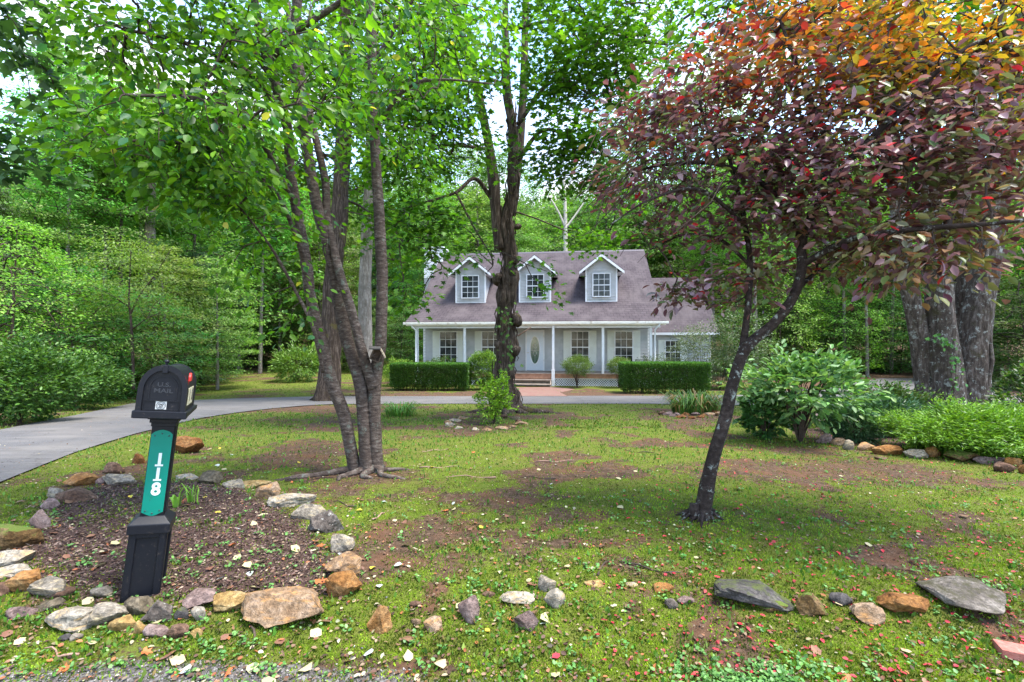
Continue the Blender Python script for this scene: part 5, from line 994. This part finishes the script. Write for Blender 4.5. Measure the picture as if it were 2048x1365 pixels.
mb = MB(); mb.prism([(y0_ + .03, B0 + .196), (y0_ + .095, B0 + .196), (y0_ + .095, B0 + .222), (y0_ + .075, B0 + .236), (y0_ + .055, B0 + .246), (y0_ + .04, B0 + .236), (y0_ + .03, B0 + .222)], hw_ + .004, hw_ + .016); mb.box((hw_ + .001, y0_ + .04, B0 + .17), (hw_ + .008, y0_ + .055, B0 + .198)); mb.build('flag', M['mred'], mbx, bevel=.002)
for i, ch_ in enumerate('118'):
    yy = y0_ + .07 + i * .092; mb = MB(); mb.box((hw_ + .0005, yy, B0 + .04), (hw_ + .003, yy + .075, B0 + .145)); tl = mb.build('number_tile', M['mgold'], mbx)
    text('tile_digit', ch_, .10, M['ink'], tl, (hw_ + .0035, yy + .0375, B0 + .092), (R(90), 0, R(90)), .0006, .002)

# ------------------------------------------------------------ stones
import bmesh
ICO = {}
for sub in (3, 4):
    bm = bmesh.new(); bmesh.ops.create_icosphere(bm, subdivisions=sub, radius=1); ICO[sub] = (np.array([v_.co[:] for v_ in bm.verts]), [[v_.index for v_ in f_.verts] for f_ in bm.faces]); bm.free()
def stonemat(name, cols, spots=None, moss=None, vein=None):
    m, nt = mat('stone_' + name); oi = nd(nt, 'ShaderNodeObjectInfo'); t0_ = nd(nt, 'ShaderNodeTexCoord'); ad = nd(nt, 'ShaderNodeVectorMath', {0: t0_.outputs['Object']}, operation='ADD')
    sc_ = nd(nt, 'ShaderNodeVectorMath', {0: (7., 3., 11.)}, operation='SCALE'); nt.links.new(oi.outputs['Random'], sc_.inputs['Scale']); nt.links.new(sc_.outputs[0], ad.inputs[1]); v = ad.outputs[0]
    n1 = noise(nt, v, 7, 8, .7); nb = noise(nt, v, 35, 6, .75)
    c = ramp(nt, n1, [(.32, cols[0]), (.48, cols[1]), (.64, cols[2])]); c = mixc(nt, ramp(nt, nb, [(.40, .7), (.62, 0)]), c, [x * .3 for x in cols[0]]); hsv = nd(nt, 'ShaderNodeHueSaturation', {'Color': c, 'Value': .76, 'Saturation': 1.08}); c = hsv.outputs[0]
    if vein: c = mixc(nt, ramp(nt, noise(nt, nd(nt, 'ShaderNodeMapping', {0: v, 'Scale': (1, 1, 5)}).outputs[0], 9, 6, .7), [(.52, 0), (.62, .8)]), c, vein)
    if spots: c = mixc(nt, ramp(nt, noise(nt, v, 22, 5, .8), [(.6, 0), (.64, .9)]), c, spots)
    if moss:
        g = nd(nt, 'ShaderNodeNewGeometry'); sz = nd(nt, 'ShaderNodeSeparateXYZ', {0: g.outputs['Normal']}); f = math_(nt, 'ADD', math_(nt, 'MULTIPLY', sz.outputs[2], .35), noise(nt, v, 9, 7, .75)); c = mixc(nt, ramp(nt, f, [(moss[1], 0), (moss[1] + .12, .95)]), c, moss[0])
    finish(nt, c, .85, math_(nt, 'ADD', n1, math_(nt, 'MULTIPLY', nb, .6)), .03, .8, .25); return m
SM = {'tan': stonemat('tan', ((.22, .13, .075), (.40, .27, .17), (.56, .42, .31)), vein=(.42, .22, .08)), 'orange': stonemat('orange', ((.22, .09, .035), (.42, .21, .08), (.55, .35, .18))), 'ochre': stonemat('ochre', ((.3, .18, .07), (.5, .34, .15), (.6, .47, .27))),
      'brown': stonemat('brown', ((.08, .045, .03), (.19, .11, .075), (.32, .21, .15))), 'mauve': stonemat('mauve', ((.14, .09, .085), (.27, .19, .17), (.4, .3, .27))), 'gray': stonemat('gray', ((.17, .145, .115), (.33, .285, .23), (.50, .44, .365)), vein=(.42, .33, .2)),
      'pale': stonemat('pale', ((.26, .225, .18), (.45, .395, .32), (.60, .54, .45)), vein=(.45, .3, .14)), 'dark': stonemat('dark', ((.05, .045, .045), (.10, .09, .088), (.2, .18, .17)), moss=((.07, .085, .022), .80)), 'rust': stonemat('rust', ((.09, .035, .015), (.26, .11, .04), (.4, .22, .1))),
      'lichen': stonemat('lichen', ((.08, .065, .055), (.17, .14, .12), (.3, .26, .23)), spots=(.42, .41, .37)), 'mossy': stonemat('mossy', ((.09, .045, .02), (.2, .12, .05), (.36, .24, .13)), moss=((.09, .13, .02), .64)),
      'flatgray': stonemat('flatgray', ((.10, .085, .07), (.21, .18, .155), (.36, .32, .28)), moss=((.055, .05, .025), .80)), 'olive': stonemat('olive', ((.1, .08, .05), (.2, .16, .11), (.31, .26, .19))), 'pink': stonemat('pink', ((.2, .13, .12), (.38, .27, .24), (.52, .41, .37)))}
rk = [0]
def stone(cx, bot, w_, h_, key, label, nm='rock', tilt=0., flat=1., group=None, depth=.75, cuts=7, yaw=None):
    rk[0] += 1; rs = np.random.default_rng(rk[0] * 7 + 1); X, Y = gp(cx, bot); wm = w_ / F * Y * 1.14; hm = h_ / F * Y * (.98 if w_ < 75 else .78); dm = wm * depth * .8; Yc = Y + dm * .42; X = X * Yc / Y
    v, f = ICO[4 if w_ > 45 else 3]; p = v.copy()
    for _ in range(cuts + 9):
        n = unit(rs.standard_normal(3)); dd = rs.uniform(.46, .8); q = p @ n; p = p - np.outer(np.maximum(0, q - dd), n)
    p = p / np.abs(p).max(0); p = p * (1 + .14 * (2 * fbm(p * 1.7 + rs.uniform(0, 40), 4, rk[0]) - 1)[:, None] + .08 * (2 * fbm(p * 5 + 9, 3, rk[0]) - 1)[:, None])
    p = p * np.array([wm / 2, dm / 2, hm * .62 * flat]); 
    if tilt: a = R(tilt); p = np.stack([p[:, 0] * math.cos(a) - p[:, 2] * math.sin(a), p[:, 1], p[:, 0] * math.sin(a) + p[:, 2] * math.cos(a)], 1)
    zz = GZ(X, Yc); p[:, 2] += -p[:, 2].min() * .62
    me = bpy.data.meshes.new(nm); me.from_pydata(p.tolist(), [], f); me.polygons.foreach_set('use_smooth', np.zeros(len(f), bool) if w_ > 45 else np.ones(len(f), bool)); o = link(nm, me, SM[key], None, (X, Yc, zz - .01)); 
    tag(o, label, 'rock' if nm == 'rock' else 'stone', group); return o
RG = 'rocks edging the mulch bed'; RL = 'rocks in a loose line across the front lawn'; RB = 'stones edging the right planting bed'
for a in [(375, 908, 62, 34, 'rust', 'crumpled rust-brown rock behind the mailbox post on the lawn side of the bed'), (278, 930, 30, 26, 'rust', 'small rust-streaked rock half hidden behind the left side of the green plate'), (224, 950, 44, 26, 'brown', 'flat brown rock farthest back in the left edge of the bed'), (240, 973, 60, 26, 'gray', 'smooth rounded grey rock behind the mulch left of the green plate'),
          (199, 970, 20, 16, 'pink', 'egg-sized pinkish pebble between the orange and the rounded grey rock'), (158, 974, 62, 26, 'orange', 'orange-tan rock at the back left corner of the mulch bed'), (152, 1009, 82, 36, 'brown', 'long reddish brown block leaning over the mulch at the back left'), (110, 998, 34, 26, 'gray', 'thin grey slab behind the long reddish block'),
          (100, 1021, 36, 24, 'pink', 'pinkish grey rock just below the long reddish block'), (82, 1062, 36, 40, 'pink', 'pinkish grey rock beside the big mossy boulder'), (34, 1106, 86, 72, 'mossy', 'big dark brown mossy boulder at the left picture edge'), (22, 1140, 72, 34, 'pale', 'pale rounded slab just below the mossy boulder'),
          (28, 1162, 88, 28, 'pale', 'flat grey-tan slab with an orange base under the pale rounded slab'), (50, 1186, 60, 44, 'orange', 'orange-tan faceted rock at the lower left of the bed'), (4, 1192, 36, 30, 'brown', 'brown rock cut by the left picture edge'), (104, 1194, 74, 38, 'gray', 'grey angular rock left of the long cream slab'),
          (125, 1196, 40, 24, 'brown', 'small brown peaked rock on the grey angular rock'), (104, 1212, 50, 22, 'olive', 'flat grey-brown rock in front of the grey angular rock'), (40, 1224, 50, 24, 'mauve', 'flat pinkish brown rock lying in the moss at lower left'), (142, 1244, 122, 52, 'pale', 'long cream slab with grey streaks left of the mailbox foot'),
          (208, 1196, 44, 28, 'gray', 'jagged light grey rock pointing at the mailbox pedestal'), (203, 1238, 82, 44, 'gray', 'silver-grey wedge rock touching the mailbox pedestal'), (129, 1255, 24, 15, 'dark', 'small dark grey pebble below the long cream slab'), (150, 1254, 26, 15, 'gray', 'small light grey pebble below the long cream slab'),
          (272, 1219, 56, 34, 'olive', 'smooth olive brown rock in front of the mailbox pedestal'), (320, 1233, 64, 48, 'lichen', 'dark rock with pale lichen right of the mailbox pedestal'), (250, 1243, 50, 30, 'ochre', 'yellow ochre rock below the olive brown one'), (277, 1245, 27, 26, 'ochre', 'small ochre rock wedged beside the larger ochre one'),
          (313, 1252, 42, 27, 'pink', 'pinkish angular rock under the lichened rock'), (354, 1253, 48, 32, 'brown', 'flat reddish brown rock right of the pinkish angular one'), (364, 1226, 30, 24, 'dark', 'small slate-dark rock between the lichened and the long brown rock'), (392, 1212, 76, 36, 'mauve', 'long low brown rock behind the slate-dark one'),
          (398, 1228, 28, 32, 'pale', 'upright pale grey-tan pebble left of the big orange loaf'), (395, 1250, 28, 22, 'ochre', 'cream-yellow pebble in the moss below the upright one'), (453, 1219, 86, 38, 'ochre', 'loaf-shaped ochre rock in the front edge of the bed'), (576, 1236, 164, 68, 'tan', 'largest tan rock, broad and triangular, at the front right corner of the bed'),
          (680, 1196, 78, 70, 'orange', 'blocky upright orange-tan rock at the right corner of the bed'), (694, 1162, 84, 74, 'tan', 'tall tan rock leaning behind the blocky orange one'), (680, 1107, 52, 44, 'gray', 'grey craggy rock on the right edge of the bed'), (658, 1070, 72, 46, 'lichen', 'brown grooved rock with white spots on the right edge of the bed'),
          (620, 1045, 66, 36, 'gray', 'pale bluish grey rock at the upper right of the bed'), (586, 1018, 78, 34, 'pale', 'square grey and tan rock on the back edge of the bed'), (531, 1002, 58, 34, 'tan', 'rounded tan rock on the back edge of the bed'), (512, 978, 54, 18, 'ochre', 'flat orange-tan rock nearest the front tree in the back edge'),
          (474, 980, 46, 18, 'gray', 'low mossy grey rock behind the bed'), (426, 972, 46, 26, 'olive', 'chunky brown rock on the back edge right of the mailbox post'), (374, 964, 50, 14, 'pale', 'flat pale stone right behind the mailbox post')]:
    stone(*a, group=RG)
for a in [(760, 1244, 46, 54, 'orange', 'pointed orange-brown rock just right of the bed'), (864, 1241, 36, 28, 'tan', 'tan triangular rock in the moss'), (939, 1228, 44, 52, 'mauve', 'upright mauve-brown rock in the lawn line'), (978, 1187, 26, 12, 'brown', 'tiny brown stone beside the upright mauve rock'), (1030, 1200, 70, 20, 'pale', 'flat pale grey stone between two upright rocks'),
          (1052, 1238, 46, 42, 'mauve', 'dark mauve rock beneath the flat pale stone'), (1090, 1182, 40, 34, 'gray', 'rounded back half of the cream fossil-like rock'), (1108, 1208, 40, 46, 'pale', 'tilted cream furrowed rock like a cut bone'), (1190, 1173, 38, 11, 'ochre', 'low ochre stone with a yellow leaf on it'), (1324, 1185, 44, 18, 'orange', 'bright orange flat stone'),
          (1344, 1208, 24, 20, 'lichen', 'speckled grey pebble below the bright orange stone'), (1373, 1200, 36, 13, 'mauve', 'flat brown stone right of the speckled pebble'), (830, 1206, 28, 14, 'brown', 'half-buried brown stone among weeds'), (833, 1231, 20, 16, 'tan', 'small tan stone below the half-buried brown one'), (1264, 1172, 22, 8, 'pale', 'tiny pale stone sunk in moss'),
          (1620, 1220, 54, 48, 'mossy', 'moss-covered rounded rock between the slate slab and the dark grey rock'), (1682, 1203, 40, 24, 'dark', 'dark grey rock left of the pale tan one'), (1734, 1229, 60, 46, 'tan', 'pale tan faceted rock'), (1678, 1227, 16, 11, 'orange', 'tiny orange stone below the dark grey rock'), (1812, 1219, 92, 48, 'orange', 'orange-brown slab against the large flat rock')]:
    stone(*a, group=RL)
stone(1508, 1220, 164, 40, 'dark', 'long dark slate slab sloping into the moss', group=RL, tilt=-9, flat=.9); stone(1915, 1227, 172, 70, 'flatgray', 'largest flat grey rock near the brick, dark moss on its top', group=RL, flat=.8, depth=1.)
stone(1508 + 40, 1216, 60, 26, 'mossy', 'green mossy lump on the lower half of the dark slate slab', group=RL)
for a in [(1650, 888, 28, 24, 'pink', 'pinkish grey stone below the glossy shrub'), (1676, 892, 28, 18, 'tan', 'tan stone second from the left in the bed edging'), (1696, 900, 20, 22, 'gray', 'grey leaf-shaded stone beside the low evergreen'), (1731, 902, 36, 18, 'tan', 'rounded tan stone left of the long orange one'), (1776, 911, 58, 22, 'orange', 'long orange-tan stone in the bed edging'), (1829, 918, 50, 24, 'pale', 'cream-grey stone in front of the small lime hosta'),
          (1869, 916, 32, 24, 'orange', 'square orange stone next to the cream-grey one'), (1923, 923, 58, 24, 'mossy', 'tan mossy stone below the juniper'), (1978, 929, 52, 18, 'pink', 'flat pinkish grey stone under the juniper'), (2023, 934, 36, 20, 'orange', 'orange stone behind the tan one at the right edge'), (2009, 946, 34, 22, 'brown', 'tan-brown stone lowest in the edging'), (2050, 950, 30, 24, 'orange', 'orange stone cut by the right picture edge'), (1760, 920, 30, 8, 'brown', 'thin brown stone in the leaf litter'), (1674, 846, 72, 26, 'pink', 'pinkish wall block behind the glossy shrub stems')]:
    stone(*a, group=RB, nm='stone', cuts=5)
for i in range(15):
    a = 2 * math.pi * i / 15 + .2; stone(970 + 72 * math.cos(a) + random.uniform(-5, 5), 849 - 13 * math.sin(a), random.uniform(14, 26), random.uniform(7, 11), random.choice(['tan', 'brown', 'olive', 'pale', 'ochre']), 'small stone in the ring around the yellow-green young shrub', 'stone', group='stones ringing the yellow-green shrub')
for i in range(13):
    stone(1326 + i * 9.4 + random.uniform(-2, 2), 832 + 5 * math.sin(i / 12 * math.pi) + random.uniform(-2, 2) - (4 if i % 2 else 0), random.uniform(14, 24), random.uniform(7, 11), random.choice(['brown', 'rust', 'mauve', 'tan']), 'small brown flat stone stacked in front of the daylily clump', 'stone', group='stones edging the daylily clump')
# brick in the corner
X, Y = gp(2060, 1290); br = MB(); br.box((-.1, -.05, 0), (.1, .05, .062)); m, nt = mat('red_brick'); v = coords(nt); finish(nt, ramp(nt, noise(nt, v, 30, 6, .7), [(.3, (.28, .08, .06)), (.6, (.42, .15, .12)), (.75, (.5, .25, .2))]), .9, noise(nt, v, 60, 4), .004)
o = br.build('brick', m, None, (X + .02, Y + .05, GZ(X, Y) - .015), bevel=.004); o.rotation_euler = (0, 0, R(-24)); tag(o, 'loose pinkish red brick at the lower right corner', 'brick')
# slatted screen far left
X, Y = (-10 - CX) / F * 15.2, 15.2; g0 = G0(X, Y); t = empty('slatted_screen', (X, Y, g0), R(8)); tag(t, 'weathered brown slatted wooden screen behind the bushes at the left picture edge', 'fence panel')
wood = plain('weathered_wood', (.17, .09, .06), .85, var=.35, scale=8)
for k in range(11): MB().box((-1., 0, .25 + k * .17), (1., .025, .38 + k * .17)).build('slat', wood, t)
for x in (-1., .94): MB().box((x, .026, -.2), (x + .09, .12, 2.2)).build('post', wood, t)

# ------------------------------------------------------------ things on the ground
def near_xy(n, y0, y1, ex=1.5, wide=1.22):
    u = rng.random(n); a = 1 - ex; Y = (y0 ** a + u * (y1 ** a - y0 ** a)) ** (1 / a); X = (rng.random(n) * 2 - 1) * wide * Y; return X, Y
def on_drive(x, y): return inpoly(x, y, DRIVE)
LK = {}
def leafmesh(key, col, tpl='leaf', wd=1.5, sz=.07, curl=.5):
    tv, tf = TPL[tpl]; out = []
    for k in range(4):
        v = np.array(tv) * np.array([1, wd, 1]); v[:, 0] -= .5; c = curl * (.4 + .4 * k); v[:, 2] = v[:, 2] * 1.5 + c * (v[:, 0] ** 2) * .9 + .35 * c * v[:, 1] ** 2 * (1 if k % 2 else -1) + .06 * rng.standard_normal(len(v)) + .04; v *= sz
        out.append(mesh_np('leaf_' + key, v, np.array(tf).ravel(), len(tf[0]), palette([col], len(tf), .1), False)); out[-1].materials.append(M['dryleaf'])
    LK[key] = out
leafmesh('red', (.42, .03, .045), 'plum', 1.2, .044); leafmesh('cream', (.38, .34, .18), 'leaf', 1.7, .066); leafmesh('orange', (.38, .11, .035), 'maple', 1., .055); leafmesh('brown', (.18, .085, .05), 'leaf', 1.6, .066, .9)
leafmesh('yellow', (.55, .42, .05), 'leaf', 1.4, .06); leafmesh('silver', (.42, .45, .44), 'leaf', 1.6, .06)
FL = {'red': ('small pinkish red leaf fallen from the plum tree onto the moss', 'fallen red plum leaves on the lawn'), 'cream': ('pale cream fallen leaf lying on the lawn or mulch', 'fallen cream leaves'), 'orange': ('orange lobed fallen leaf lying on the ground', 'fallen orange leaves'),
      'brown': ('curled brown fallen leaf lying on the ground', 'fallen brown leaves'), 'yellow': ('yellow fallen leaf lying on the ground', 'fallen yellow leaves'), 'silver': ('silvery grey-green underside-up fallen leaf', 'fallen silvery leaves')}
def fallen(key, x, y, s=1.):
    o = bpy.data.objects.new('fallen_leaf', random.choice(LK[key])); COL.objects.link(o); o.location = (x, y, GZ(x, y) + .008); o.rotation_euler = (random.gauss(0, .22), random.gauss(0, .22), random.uniform(0, 6.28)); o.scale = (s, s, s); tag(o, FL[key][0], 'leaf', FL[key][1])
for key, px_, py_, s in (('cream', 537, 1332, 1.2), ('cream', 881, 1294, 1.1), ('cream', 817, 1281, .9), ('red', 1112, 1281, 1.3), ('cream', 1113, 1315, .8), ('brown', 815, 1255, 1.1), ('cream', 1090, 1222, 1.2), ('silver', 1088, 1228, .9), ('orange', 1694, 1327, 1.), ('red', 1785, 1305, 1.3), ('cream', 1812, 1270, .8), ('cream', 610, 1305, 1.1), ('silver', 372, 1305, 1.2), ('cream', 356, 1287, 1.1), ('orange', 358, 1310, .9),
                         ('red', 1392, 1315, 1.2), ('red', 1480, 1232, 1.2), ('cream', 520, 1135, 1.1), ('silver', 500, 1155, .9), ('cream', 495, 1140, 1.), ('cream', 590, 1108, 1.2), ('cream', 200, 1140, 1.2), ('orange', 112, 1062, 1.), ('cream', 632, 1245, 1.1), ('brown', 655, 1228, 1.), ('orange', 210, 1113, 1.), ('cream', 176, 1200, 1.), ('brown', 560, 1260, 1.), ('orange', 640, 1170, 1.), ('yellow', 745, 1140, 1.)):
    x, y = gp(px_, py_); fallen(key, x, y, s)
cnt = 0
while cnt < 255:
    X, Y = near_xy(1, 2.25, 7.5, 1.6); x, y = X[0], Y[0]; r_ = x / y
    if on_drive(X, Y)[0] or math.hypot(x - mx_, y - my_) < .2: continue
    pr = sstep(.0, .5, r_); key = 'red' if random.random() < pr * .7 else random.choices(['cream', 'orange', 'brown', 'yellow', 'silver'], [3.4, 1.8, 4.5, .8, .7])[0]
    if r_ > .1 and key != 'red' and random.random() < .4: continue
    fallen(key, x, y, random.uniform(.55, 1.1)); cnt += 1
# finer litter and everything beyond
X, Y = near_xy(24000, 2.1, 24, 1.3, 1.6); k = ~on_drive(X, Y) | (rng.random(len(X)) < .22); X, Y = X[k], Y[k]; n = len(X); r_ = X / Y
isred = rng.random(n) < .38 * sstep(.0, .45, r_) * sstep(12, 7, Y); cc = palette([(.36, .32, .2), (.20, .10, .055), (.12, .065, .04), (.28, .10, .04), (.22, .16, .10), (.09, .05, .035), (.12, .07, .045), (.08, .045, .03), (.16, .10, .06)], n, .25); cc[isred] = palette([(.34, .025, .04), (.25, .03, .035)], int(isred.sum()))
D = rng.standard_normal((n, 3)) * np.array([1, 1, .15]); pos = np.stack([X, Y, np.where(on_drive(X, Y), gbase(X, Y) + .024, ground_z(X, Y) + .012)], 1); o = leafobj('leaf_litter', 'leaf', pos, D, np.array([0, 0, 1.]) + rng.standard_normal((n, 3)) * .35, rng.uniform(.006, .034, n), cc, 'dryleaf', None, width=1.2)
tag(o, 'fine scattered litter of red, cream and brown leaf scraps over the lawn', 'leaf litter', kind='stuff')
# mulch chips
bb = np.array(MULCH + BED); 
def chips(poly, n, name, label, cols, sz):
    p = np.array(poly); X = rng.uniform(p[:, 0].min(), p[:, 0].max(), n * 2); Y = rng.uniform(max(2.3, p[:, 1].min()), p[:, 1].max(), n * 2); q = 4.2 / Y > rng.random(n * 2) * 1.9; k = inpoly(X + .12 * rng.standard_normal(n * 2), Y + .12 * rng.standard_normal(n * 2), poly) & q; X, Y = X[k][:n], Y[k][:n]; n = len(X)
    pos = np.stack([X, Y, ground_z(X, Y) + rng.uniform(0, .012, n)], 1); o = leafobj(name, 'fern', pos, rng.standard_normal((n, 3)) * np.array([1, 1, .3]), np.array([0, 0, 1.]) + rng.standard_normal((n, 3)) * .6, rng.uniform(.4, 1.3, n) * sz, palette(cols, n, .3), 'dryleaf', None, width=.9); tag(o, label, 'mulch', kind='stuff')
chips(MULCH, 26000, 'mulch_chips', 'dark shredded bark mulch filling the bed around the mailbox', [(.04, .022, .018), (.07, .04, .032), (.12, .075, .06), (.2, .14, .11)], .034)
chips(BED, 5000, 'bark_mulch', 'reddish bark mulch of the right planting bed', [(.12, .05, .04), (.18, .09, .07), (.07, .04, .03)], .05)
# moss and grass
X, Y = near_xy(470000, 2.0, 12, 1.75, 1.75); g = greenmask(X, Y); mu = soft(MULCH, X, Y, .15); gr = sstep(2.5, 2.24, Y + .35 * (n2(X, Y, 1.5, 3, 5) - .5) + .12 * np.clip(X + .9, 0, 5)); pt = n2(X, Y, 7, 3, 31)
k = (rng.random(len(X)) < (.42 + 1.0 * g) * (1 - .9 * mu) * (1 - .7 * gr) * sstep(.36, .52, pt + .22 * g)) | ((mu > .5) & (n2(X, Y, 2.6, 3, 12) > .6) & (rng.random(len(X)) < .7)); k &= ~on_drive(X, Y + .1 * rng.standard_normal(len(X))); k &= np.hypot(X - mx_, Y - my_) > .14
X, Y = X[k], Y[k]; n = len(X); br_ = n2(X, Y, 1.3, 4, 14); tall = (rng.random(n) < .06 * sstep(.5, .6, n2(X, Y, 2.2, 3, 17)) + .008) | (rng.random(n) < .25 * sstep(5, 9, Y))
sz = np.where(tall, rng.uniform(.02, .045, n), rng.uniform(.008, .018, n)) * (1 + .03 * Y); D = np.array([0, 0, 1.]) + rng.standard_normal((n, 3)) * np.where(tall, .35, .6)[:, None]
base_c = np.array([(.065, .115, .009)]) * (1 - br_[:, None]) * 2 * .55 + np.array([(.205, .29, .018)]) * br_[:, None]; mo = base_c * (.45 + 1.15 * sstep(.3, .68, n2(X, Y, 9, 3, 71)))[:, None] * (1 + .3 * rng.standard_normal((n, 1))); gc = palette([(.07, .17, .02), (.10, .22, .035), (.16, .24, .05)], n, .2); cc = np.where(tall[:, None], gc, mo)
dr_ = rng.random(n) < .05; cc[dr_] = (.25, .18, .07); cc = np.clip(cc, .01, 1)
pos = np.stack([X, Y, ground_z(X, Y) - .001], 1); V, L, fs, c_ = leaves('quad', pos, D, rng.standard_normal((n, 3)), sz, cc, .75); o = link('moss_and_grass', mesh_np('moss_and_grass', V, L, fs, c_), M['moss']); tag(o, 'mossy green turf with grass tufts over the front lawn', 'moss', kind='stuff')
# weeds with small round leaves
X, Y = near_xy(1300, 2.05, 7, 1.7, 1.7); k = ~on_drive(X, Y) & (rng.random(len(X)) < .35 + .65 * (n2(X, Y, 1.5, 3, 44) > .52)); X, Y = X[k], Y[k]; ex = rng.normal(size=(260, 2)) * np.array([.22, .09]) + np.array(gp(1520, 1335)); X = np.r_[X, ex[:, 0]]; Y = np.r_[Y, ex[:, 1]]
n = len(X); m_ = 7; X, Y = np.repeat(X, m_) + rng.normal(size=n * m_) * .016, np.repeat(Y, m_) + rng.normal(size=n * m_) * .016; n *= m_; D = rng.standard_normal((n, 3)) * np.array([1, 1, .3]) + np.array([0, 0, .3])
pos = np.stack([X, Y, ground_z(X, Y) + rng.uniform(.008, .028, n)], 1); o = leafobj('weeds', 'leaf', pos, D, np.array([0, 0, 1.]) + rng.standard_normal((n, 3)) * .4, rng.uniform(.010, .028, n), palette([(.10, .24, .05), (.14, .30, .08), (.08, .2, .05)], n), 'shrub', None, width=1.5); tag(o, 'small bright green clover-like weeds sprinkled through the moss', 'weeds', kind='stuff')
# turf on the middle and back lawn
X = rng.uniform(-22, 18, 150000); Y = 9 + 30 * rng.random(150000) ** 1.7; g = greenmask(X, Y); k = (rng.random(len(X)) < g * .9 * sstep(.35, .5, n2(X, Y, 3, 3, 31))) & ~on_drive(X, Y + .12 * rng.standard_normal(len(X))) & ~((Y > 21.5) & (X > -6) & (X < 9.5)); X, Y = X[k], Y[k]; n = len(X)
pos = np.stack([X, Y, ground_z(X, Y) - .005], 1); o = leafobj('turf', 'quad', pos, np.array([0, 0, .8]) + rng.standard_normal((n, 3)) * .6, rng.standard_normal((n, 3)), rng.uniform(.03, .07, n), palette([(.08, .15, .02), (.12, .19, .03), (.17, .18, .06)], n, .22), 'moss', None, width=.8); tag(o, 'short yellow-green turf of the middle and back lawn', 'grass', kind='stuff')
# driveway edge pebbles and gravel at the road
n = 5000; X = rng.uniform(-3.6, 3.2, n); Y = 2.15 + .75 * rng.random(n) ** 1.6; k = rng.random(n) < sstep(2.5, 2.22, Y + .35 * (n2(X, Y, 1.5, 3, 5) - .5) + .12 * np.clip(X + .9, 0, 5)) + .05; X, Y = X[k], Y[k]; n = len(X)
tv = np.array([(1, 0, 0), (0, 1, 0), (-1, 0, 0), (0, -1, 0), (0, 0, .7), (0, 0, -.7)]); tf = np.array([(0, 1, 4), (1, 2, 4), (2, 3, 4), (3, 0, 4), (1, 0, 5), (2, 1, 5), (3, 2, 5), (0, 3, 5)]); a = rng.random(n) * 6.28; s_ = rng.uniform(.003, .009, n)[:, None]
tvj = tv[None] * (1 + .4 * rng.standard_normal((n, 6, 1))); x2 = tvj[..., 0] * np.cos(a)[:, None] - tvj[..., 1] * np.sin(a)[:, None]; y2 = tvj[..., 0] * np.sin(a)[:, None] + tvj[..., 1] * np.cos(a)[:, None]
V = np.stack([X[:, None] + x2 * s_, Y[:, None] + y2 * s_, ground_z(X, Y)[:, None] + .003 + tvj[..., 2] * s_], -1).reshape(-1, 3); Fi = ((np.arange(n) * 6)[:, None, None] + tf[None]).reshape(-1)
o = link('gravel', mesh_np('gravel', V, Fi, 3, np.repeat(palette([(.17, .155, .15), (.10, .095, .095), (.27, .25, .235)], n, .25), 8, 0)), M['dryleaf']); tag(o, 'grey road gravel along the bottom of the photo', 'gravel', kind='stuff')
# sticks
for i, (px_, py_, L, an) in enumerate([(880, 935, .5, 10), (1075, 958, .4, 170), (760, 1030, .25, 80), (505, 1240, .25, 120), (1560, 1305, .2, -20), (1300, 1140, .4, -30), (1110, 925, .5, 5), (620, 960, .5, 20), (940, 955, .6, 170), (1210, 1130, .3, 60), (870, 900, .4, 30), (1280, 905, .4, 160), (120, 1275, .2, 170), (690, 1010, .3, 150)]):
    x, y = gp(px_, py_); P = [(x + L * q * math.cos(R(an)), y + L * q * math.sin(R(an)) + .02 * math.sin(q * 7 + i)) for q in np.linspace(-.5, .5, 8)]; mb = MB(); mb.tube([(a - x, b - y, GZ(a, b) - GZ(x, y) + .008 + .01 * math.sin(k * 1.3 + i)) for k, (a, b) in enumerate(P)], np.linspace(.008, .003, 8), 6, .2)
    o = mb.build('fallen_twig', M['twig'] if i % 2 else bpy.data.materials['bare_stick'], None, (x, y, GZ(x, y))); tag(o, 'thin grey-brown twig lying on the lawn', 'twig', 'fallen twigs on the lawn')
